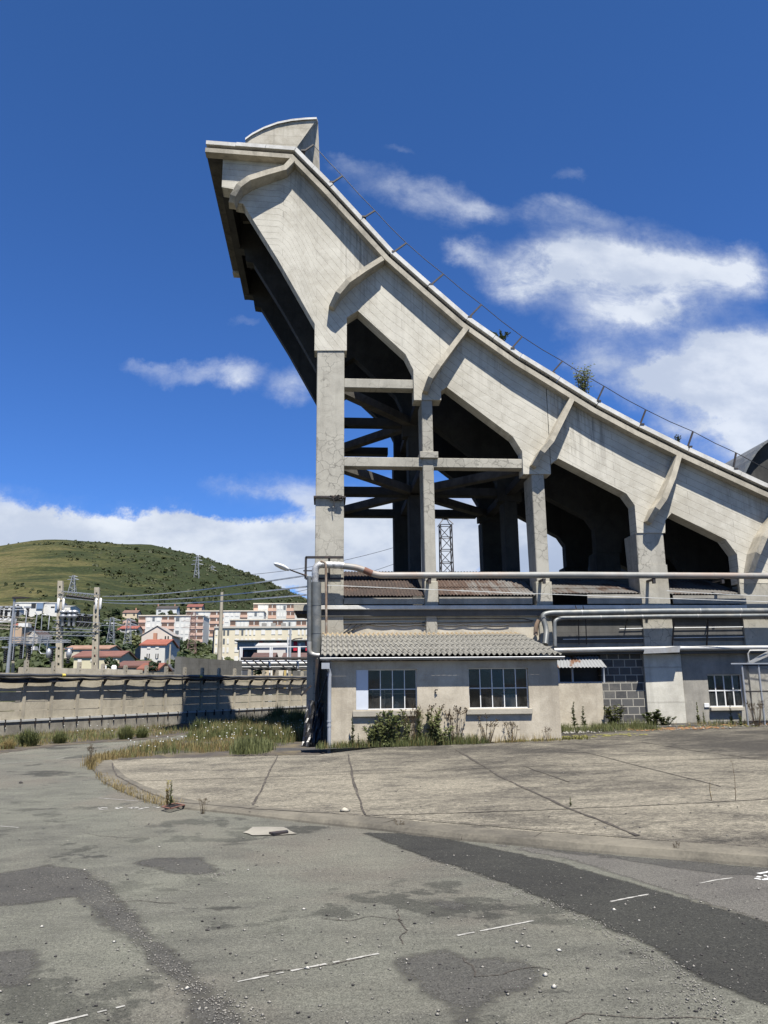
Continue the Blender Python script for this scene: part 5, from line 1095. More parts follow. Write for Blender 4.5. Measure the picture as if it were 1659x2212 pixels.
house('long cream bungalow with red tiled roof behind the gantry post', 160, 258, 1419, 1406, 1438, 100, 'd8d2b4', '94563f', [(168,1424,8,6,0),(196,1424,8,5,0),(245,1423,8,8,0),(225,1424,6,4,1)], depth=8)
house('cream house with faded salmon roof behind the red roofed bungalow', 140, 234, 1402, 1394, 1416, 125, 'd0c8b6', 'b88562', [(150,1406,8,3,1),(172,1406,5,4,1),(205,1407,14,4,0)], depth=8)
house('small cream villa with brown roof high on the slope', 265, 296, 1324, 1318, 1336, 330, 'd4c6ac', '8f6652', [(270,1326,3,4,1),(288,1326,3,4,1)], chim=(294,))
house('small pink gabled cottage below the brown roofed villa', 265, 284, 1342, 1336, 1352, 290, 'd6b8a8', '6e5148', [(268,1345,3,4,1),(277,1345,3,4,1)], gable=True)
house('low white house with orange hipped roof below the pink cottage', 258, 295, 1358, 1352, 1366, 240, 'd0d0cc', 'b65336', [(262,1359,12,4,1)])
house('small orange roofed annex beside the low white house', 246, 262, 1361, 1357, 1368, 245, 'c4b8a8', 'b6573a')
house('white cubic villa with flat white roof above the gantry crossbeam', 222, 248, 1347, 1345.6, 1356, 300, 'e2e2de', 'd8d8d4', [(240,1348,5,5,1),(228,1352,6,5,1)])
house('wide white house with dark slate roof and white chimneys', 338, 382, 1315, 1309, 1326, 380, 'd6dadb', '4e4744', [(342,1318,6,3,1),(366,1318,6,4,1)], chim=(342,378))
house('small villa with rusty red roof and cream walls above the apartments', 404, 436, 1311, 1305, 1322, 345, 'd2b49c', '9a4a34', [(410,1313,5,3,1),(422,1313,8,3,1)])
house('white long school building with blue panels, left half', 29, 92, 1302, 1300.5, 1318, 350, 'e4e4e0', 'd2d2ce', [(36,1306,5,4,1),(68,1304,9,10,1),(52,1307,4,4,0)], depth=14)
house('white long school building with blue panels, middle part', 92, 128, 1303, 1301.5, 1320, 352, 'dfe0de', 'cfcfcb', [(98,1306,3,3,0),(110,1310,8,3,1)], depth=14)
house('white boxy building at the right end of the school row', 128, 152, 1310, 1308.5, 1324, 345, 'e6e4da', 'd6d4cc', [(140,1313,4,4,0)], depth=14)
house('white low buildings at the far left under the hill', -60, 28, 1311, 1309, 1332, 320, 'dcdddb', 'c8c8c4', [(2,1314,8,4,0),(14,1318,8,4,1)], depth=12)
for x, y, w_, h_, k_ in ((79,1303,13,12,'left half'),(116,1304,12,14,'middle part')): p, q = U(x, y, 349.5), U(x+w_, y+h_, 349.5); MB().box(p.x, q.x, 349.6 if x < 100 else 351.6, 350.05 if x < 100 else 352.05, q.z, p.z).build('blue_panel', colmat('7890b0'), [o for o in col.objects if o.get('label', '').endswith(k_)][0])
house('brown tiled shed roof just behind the fence near the white tanks', 250, 302, 1440, 1432, 1452, 70, 'c8b8a8', '84503c', depth=7)
house('orange tiled roof just behind the fence beneath the white house', 302, 338, 1446, 1438, 1456, 66, 'b8a898', 'a4562f', depth=5)
house('slate roofed shed behind the fence beside the conifer', 345, 372, 1448, 1437, 1456, 72, '8a8a86', '474b52', depth=6)
house('small orange roof at the far left behind the busbars', 26, 48, 1352, 1346, 1360, 200, 'c0a890', 'a85434')
house('brown roofed cottage behind the busbars', 62, 82, 1372, 1360, 1384, 180, 'd0c8bc', '6a4a40', gable=True)
house('white flat-roofed pavilion behind the pipe rack', 556, 617, 1396, 1392, 1414, 95, 'd8d6d0', 'd0cec8')
house('brown tiled cottage roof behind the pipe rack, left one', 548, 590, 1420, 1410, 1432, 88, 'c8b89c', '75503f', depth=6)
house('brown tiled cottage roof behind the pipe rack, right one', 614, 668, 1420, 1410, 1432, 88, 'c8b070', '7d5646', depth=6)
for x in (223, 260) and (223.5, 245.5):
    p = U(x, 1452, 58); tag(MB().lathe([(.18,0),(.2,.5),(.2,.75),(.12,.85)], (p.x, p.y, p.z-.35), 10).build('white_tank', M['white']), 'small white cylindrical tank behind the fence, '+('left one' if x < 230 else 'right one'), 'tank', 'white tanks behind the fence')

# gardens and thickets between the houses
BL = [(300,700,1300,1385,230),(464,700,1355,1435,160),(300,375,1350,1435,110),(140,260,1392,1440,98),(515,700,1376,1432,85),(255,300,1316,1370,235),(220,262,1344,1372,240),(335,440,1303,1328,340),(-80,155,1298,1330,315),(20,85,1342,1386,175)]
b = MB(); cnt = 0; rnd = random.Random(9)
while cnt < 1900:
    x_, y_ = rnd.uniform(-120, 690), rnd.uniform(1325, 1462); p = hit(x_, y_)
    if p is None or p.y > 330 or p.y < 56: continue
    r_ = rnd.uniform(.7, 1.0)*(1.3+p.y*.006); top = y_-r_*1.6*FPX/p.y
    if any(q[0]-6 < x_ < q[1]+6 and q[2] < y_ and top < q[3]-6 and p.y < q[4]+2 for q in BL): continue
    cnt += 1
    for k in range(16):
        d = Vector((rnd.gauss(0, 1), rnd.gauss(0, 1), abs(rnd.gauss(0, .9)))).normalized(); q = p+Vector((0,0,r_*.4))+d*r_*.7; a = (d+Vector((rnd.uniform(-.7,.7), rnd.uniform(-.7,.7), rnd.uniform(-.3,.6)))).normalized(); e = a.orthogonal().normalized()*r_*rnd.uniform(.22, .5); f_ = a.cross(e)
        b.add([q-e-f_*.4, q+e*.3-f_, q+e+f_*.3, q-e*.2+f_], [(0,1,2,3)])
tag(b.build('garden_thicket', M['leaf']), kind='stuff')
# ------------------------------------------------------------------ substation, masts, poles, wires
def lattice(name, label, xb, yb, yt, Y, wb, wt, secs, m, r, arms=(), group=None, z0=None):
    p, q = U(xb, yb, Y), U(xb, yt, Y); zb = p.z if z0 is None else z0; H_ = q.z-zb; t = thing(name, label, 'mast', (q.x, Y, zb), group); b = MB()
    def c_(k, i): w_ = wb+(wt-wb)*k/secs; a = math.pi/4+i*math.pi/2; return Vector((q.x+w_*.7*math.cos(a), Y+w_*.7*math.sin(a), zb+H_*k/secs))
    for i in range(4): b.tube([c_(0, i), c_(secs, i)], r, 4)
    b.build('leg_frame', m, t); b = MB()
    for k in range(secs):
        for i in range(4):
            j = (i+1) % 4; b.tube([c_(k+1, i), c_(k+1, j)], r*.7, 3); b.tube([c_(k, i), c_(k+1, j)] if (k+i) % 2 else [c_(k, j), c_(k+1, i)], r*.6, 3)
    b.build('bracing', m, t)
    for (f_, L) in arms:
        z = zb+H_*f_; b = MB(); b.tube([(q.x-L, Y, z), (q.x+L, Y, z)], r, 4); b.tube([(q.x-L, Y, z), (q.x, Y, z+L*.3)], r*.7, 3); b.tube([(q.x+L, Y, z), (q.x, Y, z+L*.3)], r*.7, 3); b.build('cross_arm', m, t)
    return t
lattice('pylon', 'tall grey lattice pylon on the hillside right of the gantry posts', 427, 1272, 1201, 640, 5.5, 1.0, 9, M['galv'], .22, ((.74, 5), (.86, 4), (.96, 3)))
lattice('pylon', 'fainter lattice pylon standing next to the tall one on the hillside', 459, 1274, 1222, 720, 4.5, 1.0, 8, M['galv'], .16, ((.8, 4), (.93, 3)))
lattice('pylon', 'lattice pylon on the slope just right of the left gantry post', 159, 1288, 1243, 480, 4.5, .9, 7, M['galv'], .2, ((.8, 3.5), (.94, 2.6)))
lattice('pylon', 'grey lattice mast among trees between gantry and white cubic villa', 243, 1420, 1334, 190, 2.0, .7, 8, M['galv'], .07, ((.8, 2.5), (.93, 2)))
lattice('pylon', 'grey lattice mast in front of the pink cottage', 279, 1420, 1336, 195, 2.0, .7, 8, M['galv'], .07, ((.82, 2.2), (.94, 1.6)))
t = lattice('radio_mast', 'red and white lattice mast beside the pale apartment blocks', 418, 1412, 1322, 180, 1.8, .8, 8, simple('red_white_mast', (.30, .19, .17), .6), .05, ((.62, 2.4), (.78, 2.4), (.9, 1.8)))
t = lattice('lamp_mast', 'lattice floodlight mast seen between the ramp columns', 962, 1300, 1135, 60, 1.05, .90, 10, M['steel'], .055, z0=4.0)
q = U(962, 1135, 60); b = MB()
for sx_ in (-1, 1):
    for sy_ in (-1, 1): b.tube([q+Vector((sx_*.55, sy_*.55, 0)), q+Vector((sx_*.16, sy_*.16, .52))], .04, 4)
b.box(q.x-.25, q.x+.25, 59.8, 60.2, q.z+.5, q.z+.56); b.box(q.x-.62, q.x-.1, 59.8, 60.2, q.z+.58, q.z+.70); b.build('head_frame', M['steel'], t)
YS = 55.0
gan = thing('substation_gantry', 'pair of tall perforated concrete posts carrying a steel truss and insulators', 'gantry', U(130, 1440, YS))
def perf_post(b, p, q, w0, w1, n):
    p, q = Vector(p), Vector(q)
    for s_ in (-1, 1): b.hexa([p+Vector((s_*w0*.5-(w0*.32 if s_ > 0 else 0), -.18, 0)), p+Vector((s_*w0*.5+(w0*.32 if s_ < 0 else 0), -.18, 0)), p+Vector((s_*w0*.5+(w0*.32 if s_ < 0 else 0), .18, 0)), p+Vector((s_*w0*.5-(w0*.32 if s_ > 0 else 0), .18, 0)), q+Vector((s_*w1*.5-(w1*.32 if s_ > 0 else 0), -.14, 0)), q+Vector((s_*w1*.5+(w1*.32 if s_ < 0 else 0), -.14, 0)), q+Vector((s_*w1*.5+(w1*.32 if s_ < 0 else 0), .14, 0)), q+Vector((s_*w1*.5-(w1*.32 if s_ > 0 else 0), .14, 0))])
    for k in range(n):
        t0, t1 = (k+.32)/n, (k+1)/n; a, c = p.lerp(q, t0), p.lerp(q, t1); w_ = (w0+(w1-w0)*t0)*.30; b.box(a.x-w_*.9, a.x+w_*.9, YS-.13, YS+.13, a.z, c.z)
b = MB(); perf_post(b, (U(131,1440,YS).x, YS, U(131,1440,YS).z-1.5), U(131, 1255, YS), .46, .32, 14); b.build('post', M['fencepost'], gan)
b = MB(); perf_post(b, (U(208,1440,YS).x, YS, U(208,1440,YS).z-1.5), U(210, 1269, YS), .46, .32, 13); b.build('post', M['fencepost'], gan)
def truss(y0, y1, x0=128, x1=214, h_=.42, parent=gan, m=M['galv'], Y=YS, name='truss'):
    a, c = U(x0, y0, Y), U(x1, y1, Y); b = MB(); n = 10
    for dz in (0, h_):
        for dy in (-.25, .25): b.tube([a+Vector((0,dy,dz)), c+Vector((0,dy,dz))], .026, 4)
    for k in range(n):
        for dy in (-.25, .25): p, q = a.lerp(c, k/n)+Vector((0,dy,0)), a.lerp(c, (k+1)/n)+Vector((0,dy,h_)); b.tube([p, q], .022, 3)
    b.build(name, m, parent)
truss(1290, 1298); truss(1356, 1362, 116, 218, .5); truss(1372, 1374, 66, 208, .25)
def insul(x, y, h, r, parent, Y=YS, m=M['black']):
    p = U(x, y, Y); H_ = h/FPX*Y; pr = []
    n = 7
    for k in range(n): pr += [(r*.55, H_*(k+.1)/n), (r, H_*(k+.45)/n), (r*.55, H_*(k+.8)/n)]
    o = MB().lathe(pr, p, 8).build('insulator', m, parent); MB().box(p.x-r*1.5, p.x+r*1.5, p.y-.1, p.y+.1, p.z+H_, p.z+H_+.09).build('terminal', M['galv'], o)
for x in (139, 148, 155, 167, 173, 181, 187, 194, 206): insul(x, 1354, 25+3*math.sin(x), .15, gan)
for x in (136, 150, 160):
    p = U(x, 1336, YS-.3); MB().lathe([(.10,-.5),(.10,0),(.24,.08),(.24,.22),(.12,.32),(.26,.38),(.26,.5),(.08,.58)], p, 10).build('bushing', M['galv'], gan)
for x in (126, 137, 208, 217): p = U(x, 1303, YS-.2); MB().lathe([(.05,-.45),(.085,-.4),(.085,.30),(.04,.36)], p, 8).build('white_insulator', M['white'], gan)
for k in range(14):
    p = U(146+k*4.2, 1285+k*.55, YS-.3); MB().lathe([(.03,-.14),(.12,-.07),(.12,-.02),(.03,.03)], p, 6).build('string_disc', M['steel'], gan)
bus = thing('busbar_rack', 'left part of the substation, white busbars looped over dark insulator columns', 'substation', U(50, 1440, 50))
YB = 50.0
for (x0, x1, y0, y1, h_) in ((-40, 76, 1338, 1346, .28),(-40, 42, 1356, 1360, .22),(-40, 110, 1382, 1380, .12),(20, 150, 1390, 1387, .12)): truss(y0, y1, x0, x1, h_, bus, M['galv'] if h_ < .2 else M['fencepost'], YB, 'cross_rail')
for x in (2, 12, 25, 37, 58): insul(x, 1336, 22, .14, bus, YB)
for x, y in ((10,1432),(44,1424),(62,1426),(26,1428),(110,1432),(146,1434)): insul(x, y, 30, .15, bus, YB)
b = MB()
for pts in ([(52,1317),(58,1319),(55,1350),(51,1400),(49,1422)],[(76,1322),(80,1328),(76,1355),(72,1388),(68,1412)],[(91,1328),(89,1360)],[(91,1328),(107,1329),(104,1360)],[(90,1374),(84,1405),(88,1412),(104,1412),(100,1404),(105,1376)],[(30,1322),(33,1340),(30,1390),(27,1425)],[(0,1316),(20,1318),(52,1317)]): b.tube([U(x, y, YB-.4) for x, y in pts], .032, 6)
b.build('busbar', M['galv'], bus)
for x, y0, y1 in ((60,1372,1430),(30,1385,1432)): b = MB(); b.hexa([U(x-4,y1,YB+1)-Vector((0,0,1)), U(x+4,y1,YB+1)-Vector((0,0,1)), U(x+4,y1,YB+1.4)-Vector((0,0,1)), U(x-4,y1,YB+1.4)-Vector((0,0,1)), U(x-2.4,y0,YB+1), U(x+2.4,y0,YB+1), U(x+2.4,y0,YB+1.4), U(x-2.4,y0,YB+1.4)]); b.build('concrete_post', M['fencepost'], bus)
for x, y in ((105,1411),(149,1412)): p = U(x, y, YB-.6); MB().lathe([(.05,-.3),(.14,-.2),(.18,0),(.13,.2),(.05,.28)], p, 10).build('bushing', M['galv'], bus)
for x, y, w_, h_ in ((0,1330,28,14),(40,1346,20,8),(60,1396,14,8)): p, q = U(x, y, YB+2), U(x+w_, y+h_, YB+2); MB().box(p.x, q.x, YB+2, YB+2.6, q.z, p.z).build('cabinet', M['white'], bus)
def pole(name, label, x0, y0, x1, y1, Y, r0_, r1_, m, cat='pole'):
    a, c = U(x0, y0, Y), U(x1, y1, Y); a.x = c.x; t = thing(name, label, cat, (c.x, Y, a.z)); MB().tube([(c.x, Y, a.z-1), c], r0_, 8, True, r1_).build('shaft', m, t); return t, c
t, c = pole('street_lamp', 'grey street lamp with flat head at the far left behind the fence', 18, 1445, 31.6, 1294, 44, .11, .06, M['galv'], 'street lamp')
MB().hexa([c+Vector((-.1,-.12,0)), c+Vector((1.0,-.12,.06)), c+Vector((1.0,.12,.06)), c+Vector((-.1,.12,0)), c+Vector((-.1,-.12,.12)), c+Vector((.5,-.12,.12)), c+Vector((.5,.12,.12)), c+Vector((-.1,.12,.12))]).build('lamp_head', M['steel'], t)
t, c = pole('street_lamp', 'grey street lamp with twin thin arms behind the pipe rack', 622, 1458, 627.5, 1358, 58, .12, .07, M['pvc'], 'street lamp')
b = MB().box(c.x-.7, c.x, 57.9, 58.1, c.z, c.z+.06); b.tube([c-Vector((0,0,.9)), c+Vector((.35,0,-.75)), c+Vector((.9,0,-.7))], .04, 5); b.build('lamp_arm', M['steel'], t)
pole('slim_pole', 'slim white pole left of the lamp behind the pipe rack', 619, 1458, 622, 1376, 57, .07, .05, M['white'])
pole('concrete_pole', 'tall slender pale concrete pole rising beside the concrete wall', 475, 1430, 479.5, 1279, 62, .20, .12, M['fencepost'])
pole('utility_pole', 'pale lattice-topped pole right of the white house', 366, 1420, 368, 1392, 110, .16, .10, M['fencepost'])
# overhead lines running from the gantry to the factory
for k, (x0, y0, x1, y1) in enumerate(((222,1288,664,1243),(222,1296,664,1267),(222,1301,664,1285))):
    a, c = U(x0, y0, 54.8), U(x1, y1, 23.6); tag(MB().tube(sag(a, c, .18, 12), .030, 4).build('overhead_wire', M['wire']), 'pale overhead wire from gantry to factory corner, the '+('top', 'middle', 'lowest')[k]+' of three', 'wire')
tag(MB().tube(sag(U(706,1264,22.8), U(1700,1301,22.8), .02, 12), .012, 4).build('overhead_wire', M['wire']), 'pale service wire stretched in front of the rusty roof sheets', 'wire')
tag(MB().tube(sag(U(1440,1276,22.6), U(1760,1290,22.4), .03, 8), .012, 4).build('overhead_wire', M['wire']), 'second service wire slanting down at the right end of the rusty roof', 'wire')
for k, (y0, y1) in enumerate(((1232,1180),(1290,1215))): tag(MB().tube(sag(U(500,y0+12,300), U(860,y1,300), 2, 10), .10, 3).build('power_line', M['steel']), 'thin distant power line against the cloud behind the columns, '+('upper' if k == 0 else 'lower')+' one', 'wire')
# pipe rack behind the fence
YR = 56.0
rk = thing('pipe_rack', 'white steel pipe rack with horizontal pipes and dark diagonal braces', 'pipe rack', U(590, 1446, YR))
for x, dy in ((519.5,0),(523,1.2),(584,0),(588,1.2),(645,0),(648,1.2)): a, c = U(x, 1446, YR+dy), U(x, 1398, YR+dy); MB().box(c.x-.045, c.x+.045, YR+dy-.045, YR+dy+.045, .5, c.z).build('post', M['white'], rk)
b = MB()
for dy in (0, 1.2): a, c = U(517, 1398.5, YR+dy), U(690, 1396.5, YR+dy); b.beam(a, c, .08, .06)
b.build('top_beam', M['white'], rk)
for y, r_, m in ((1434,.17,M['alu']),(1441,.12,M['alu']),(1429,.07,M['white'])): MB().tube([U(523, y, YR+.5), U(700, y-.5, YR+.5)], r_, 8).build('rack_pipe', m, rk)
b = MB()
for y in (1421.5, 1424, 1446.5): b.tube([U(520, y, YR-.2), U(700, y-1, YR-.2)], .06, 5)
b.build('dark_rail', M['steel'], rk)
for x in (522, 541, 556, 590, 612, 647): b = MB(); b.beam(U(x, 1422, YR-.3), U(x+30, 1446, YR-.3), .09, .09); b.build('brace', M['steel'], rk)

# ------------------------------------------------------------------ plants
def leaf(b, p, d, L, w_, droop=.3):
    d = Vector(d).normalized(); s_ = d.cross(Vector((0, 0, 1))); s_ = (s_.normalized() if s_.length > .01 else Vector((1, 0, 0)))*w_; mid = p+d*L*.5+Vector((0,0,L*.12)); e = p+d*L-Vector((0,0,L*droop))
    b.add([p, mid-s_, e, mid+s_], [(0,1,2,3)])
def weed(kind, seed):
    rnd = random.Random(seed); st, fo, fl = MB(), MB(), MB()
    stems = {'spike': 1, 'bush': 9, 'tall': 6, 'dry': 12, 'round': 8, 'thin': 1}[kind]
    for s in range(stems):
        a = rnd.uniform(0, 6.28); sp = {'spike': .03, 'bush': .42, 'tall': .2, 'dry': .40, 'round': .6, 'thin': .03}[kind]*rnd.uniform(.3, 1); H_ = rnd.uniform(.65, 1.0) if stems > 1 else 1.0
        if kind == 'round': H_ *= .75
        base = Vector((math.cos(a)*sp*.3, math.sin(a)*sp*.3, 0)); tip = Vector((math.cos(a)*sp, math.sin(a)*sp, H_)); mid = base.lerp(tip, .5)+Vector((rnd.uniform(-.04,.04), rnd.uniform(-.04,.04), .05)); path = [base, mid, tip]
        st.tube(path, .011, 4, True, .004)
        nl = {'spike': 130, 'bush': 34, 'tall': 44, 'dry': 12, 'round': 40, 'thin': 14}[kind]
        for k in range(nl):
            t = rnd.uniform(.06, 1); p = (base.lerp(mid, t*2) if t < .5 else mid.lerp(tip, t*2-1)); an = rnd.uniform(0, 6.28); L = {'spike': .17*(1.15-t*.8), 'bush': .17, 'tall': .15*(1.2-t*.7), 'dry': .06, 'round': .15, 'thin': .07}[kind]*rnd.uniform(.6, 1.3)
            leaf(fo, p, (math.cos(an), math.sin(an), rnd.uniform(.2, 1.1)), L, L*({'round': .45, 'bush': .24, 'tall': .22, 'spike': .20}.get(kind, .14)), rnd.uniform(-.2, .35))
        if kind in ('bush', 'tall', 'dry'):
            for k in range(6):
                q = tip+Vector((rnd.uniform(-.09,.09), rnd.uniform(-.09,.09), rnd.uniform(-.10,.07))); st.tube([mid.lerp(tip, .8), q], .005, 3); fl.lathe([(.004,0),(.016,.012),(.012,.03)], q, 5)
    return st, fo, fl
WP = {}
def weed_at(name, label, x, y, h, kind, wide=1.0, leafm='leaf', stemm='weedbrown', flm='weedbrown', fn_=None, group=None, pos=None):
    key = (kind, leafm, flm); v = WP.setdefault(key, [])
    p = pos if pos is not None else (fn_ or GA)(x, y)
    if len(v) < 2:
        t = thing(name, label, 'plant'); st, fo, fl = weed(kind, len(WP)*7+len(v)); st.build('stem', M[stemm], t); fo.build('foliage', M[leafm], t)
        if fl.v and flm: fl.build('flower_head', M[flm], t)
        v.append(t)
    else: t = copy_tree(random.choice(v)); t.name = name
    s = h/FPX*(p.y)*1.0; t.location = (p.x, p.y, p.z-.01); t.scale = (s*wide, s*wide, s); t.rotation_euler.z = random.uniform(0, 6.28); tag(t, label, 'plant', group)
    for k in ('group',):
        if not group and k in t: del t[k]
    return t
YWALL = 19.22
def wp(x, Y=YWALL):
    X = U(x, 1600, Y).x; return Vector((X, Y, zA(X, Y)))
weed_at('spike_weed', 'tall single spiked weed nearest the downpipe on the annex wall', 761, 0, 58, 'spike', .9, pos=wp(761))
weed_at('spike_weed', 'short single spiked weed right of the taller one by the downpipe', 773, 0, 30, 'spike', 1, pos=wp(773, 19.1))
weed_at('leafy_weed', 'first bushy green weed under the left annex window', 806, 0, 54, 'bush', 1, 'weedleaf', pos=wp(806))
weed_at('leafy_weed', 'largest dense dark weed clump under the left annex window', 846, 0, 70, 'bush', 1.0, 'weedleaf', pos=wp(846, 19.15))
weed_at('leafy_weed', 'dense weed just left of the largest clump below the window sill', 828, 0, 48, 'bush', 1.1, 'weedleaf', pos=wp(828, 19.1))
weed_at('leafy_weed', 'upright green weed right of the largest clump', 879, 0, 64, 'tall', .9, 'weedleaf', pos=wp(879))
weed_at('thin_weed', 'thin brown seeding weed between two upright green ones', 893, 0, 82, 'dry', .5, 'weedbrown', pos=wp(893))
weed_at('leafy_weed', 'tall upright weed at the right end of the left window sill', 908, 0, 76, 'tall', .75, 'weedleaf', pos=wp(908))
weed_at('leafy_weed', 'tallest flowering weed group between the two annex windows', 938, 0, 86, 'tall', 1.1, 'weedleaf', pos=wp(938))
weed_at('leafy_weed', 'low bushy weed at the foot of the tallest group', 954, 0, 50, 'bush', 1.2, 'weedleaf', pos=wp(954, 19.1))
weed_at('thin_weed', 'wispy brown weed leaning right of the tallest group', 986, 0, 78, 'dry', .9, 'weedbrown', pos=wp(986))
weed_at('dry_weed', 'dry brown bush below the right annex window', 1052, 0, 58, 'dry', 1.2, 'dry', pos=wp(1052))
weed_at('dry_weed', 'small dry bush near the right end of the annex wall', 1108, 0, 42, 'dry', 1.1, 'dry', pos=wp(1108))
weed_at('dry_weed', 'dead twig bent against the annex wall at its right corner', 1182, 0, 30, 'dry', .9, 'weedbrown', pos=wp(1182))
YR_ = 22.7
weed_at('spike_weed', 'taller spiked weed before the low beige wall right of the annex', 1243, 0, 56, 'spike', 1, pos=wp(1243, YR_))
weed_at('spike_weed', 'shorter spiked weed before the low beige wall right of the annex', 1265, 0, 46, 'spike', 1.1, pos=wp(1265, YR_))
weed_at('leafy_weed', 'yellow-green bush at the foot of the grey block wall', 1330, 0, 44, 'bush', 1.5, 'leafolive', pos=wp(1330, 22.9))
weed_at('broadleaf_bush', 'low round-leaved bush before the pale concrete pier', 1412, 0, 44, 'round', 1.2, 'leaf', pos=wp(1412, 22.95))
weed_at('broadleaf_bush', 'lower round-leaved sprawl right of the larger bush at the pier', 1440, 0, 26, 'round', 1.5, 'leaf', pos=wp(1440, 22.9))
weed_at('spike_weed', 'brown-green spike weed left of the meter box wall', 1513, 0, 46, 'spike', .9, 'leafolive', pos=wp(1513, 22.9))
weed_at('spike_weed', 'small spike weed beside the brown-green one', 1525, 0, 28, 'spike', 1, 'leafolive', pos=wp(1525, 22.8))
weed_at('spike_weed', 'spike weed below the small right-hand window', 1584, 0, 40, 'spike', .9, 'leafolive', pos=wp(1584, 22.6))
weed_at('dry_weed', 'dry tangled weed in front of the chain link cage', 1640, 0, 56, 'dry', 1.1, 'weedbrown', pos=wp(1640, 21.5))
weed_at('spike_weed', 'young weed at the base of the cage post', 1604, 0, 30, 'tall', 1, 'weedleaf', pos=wp(1604, 21.7))
weed_at('spike_weed', 'dark upright weed growing out of the kerb drain', 368, 1742, 50, 'spike', .8, 'leafolive')
weed_at('flowering_weed', 'thin yellow-flowered weed leaning over the kerb drain', 361, 1742, 48, 'tall', .5, 'dry', flm='flowery')
weed_at('thin_weed', 'single tall thin stalk growing in the apron joint at the right', 1589, 1729, 82, 'thin', 1, 'weedbrown')
weed_at('thin_weed', 'shorter pale stalk left of the tall one in the apron joint', 1537, 1729, 40, 'thin', 2, 'dry')
weed_at('dry_weed', 'curled brown weed on the kerb near the right edge', 1463, 1853, 34, 'dry', .6, 'weedbrown', fn_=G)
weed_at('dry_weed', 'small brown weed in the kerb right of the curled one', 1601, 1862, 24, 'dry', .8, 'weedbrown', fn_=G)
weed_at('dry_weed', 'pale dry grass tuft on the kerb right of the drain', 438, 1758, 30, 'dry', 1, 'dry', fn_=G)
weed_at('dry_weed', 'small orange-brown tuft on the middle of the kerb', 862, 1794, 22, 'dry', 1.4, 'dry', fn_=G)
weed_at('dry_weed', 'tiny dark weed where the apron joints cross', 1233, 1742, 20, 'spike', 1.2, 'leafolive')
weed_at('thin_weed', 'dead upright stalk at the left tip of the kerb', 195, 1660, 48, 'dry', .6, 'weedbrown', fn_=G)
def tuft(label, x, y, h, m, n=420, wide=.8):
    p = G(x, y); H_ = h/FPX*p.y; rr = random.Random(int(x)); b = MB()
    for _ in range(n):
        a = rr.uniform(0, 6.28); q = rr.random()**.5; d = Vector((math.cos(a), math.sin(a), 0)); base = d*q*H_*wide*.45; tip = base+d*q*H_*wide*.4+Vector((rr.gauss(0,.05), rr.gauss(0,.05), H_*(1-.45*q*q)*rr.uniform(.65, 1.05))); md = base.lerp(tip, .55)+Vector((0,0,H_*.06)); s_ = Vector((-d.y, d.x, 0))*H_*.011
        b.add([base-s_, base+s_, md+s_, md-s_], [(0,1,2,3)]); b.add([md-s_, md+s_, tip], [(0,1,2)])
        if rr.random() < .5: leaf(b, md, (rr.uniform(-1,1), rr.uniform(-1,1), .5), H_*.13, H_*.02)
    b.v = [v+p for v in b.v]; tag(b.build('verge_shrub', M[m]), label, 'plant')
for x, y, h, m, lb in ((60,1612,44,'grass','large round green shrub on the road verge by the fence'),(128,1606,30,'leafolive','smaller olive shrub right of the large verge shrub'),(272,1597,34,'leafolive','green shrub on the verge below the middle of the fence'),(306,1594,26,'grass','low shrub right of the verge shrub below the fence'),(18,1618,24,'dry','dry clump at the far left of the verge'),(600,1566,48,'leafolive','tall verge bush by the fence near the factory corner'),(640,1574,50,'grass','dense green bush left of the black plastic sheet'),(528,1582,38,'grass','green bush in the middle of the verge patch'),(565,1592,34,'leafolive','low spreading bush in the verge patch left of the plastic sheet'),(430,1588,34,'leaf','dark shrub standing in the shadow on the fence')): tuft(lb, x, y, h, m)
# plants rooted on the ramp
for x, y, h, lb, k in ((1264,862,74,'small green sapling growing on top of the ramp','tree'),(1079,745,36,'few broad leaves sprouting on the ramp edge','round'),(1464,958,18,'tiny tuft growing on the ramp edge further right','bush')):
    p = U(x, y, YF+.25)
    if k == 'tree':
        t = thing('sapling', lb, 'sapling', (0, 0, 0)); c_ = MB(); rnd = random.Random(3); st = MB()
        for s in range(9):
            a = rnd.uniform(0, 6.28); e = Vector((math.cos(a)*rnd.uniform(.05,.34), math.sin(a)*.25, rnd.uniform(.45, 1.02))); st.tube([(0,0,-.1), e*.5+Vector((0,0,.1)), e], .012, 4, True, .004)
            for q in range(48): leaf(c_, e*rnd.uniform(.3, 1.0)+Vector((rnd.gauss(0,.06), rnd.gauss(0,.06), rnd.gauss(0,.05))), (rnd.uniform(-1,1), rnd.uniform(-1,1), rnd.uniform(-.3,1)), .075, .026)
        st.build('stem', M['trunk'], t); c_.build('foliage', M['weedleaf'], t); s = h/FPX*p.y*1.15; t.scale = (s, s, s); t.location = p
    else: weed_at('ramp_weed', lb, 0, 0, h*1.15, k, 1, 'leaf', pos=p)

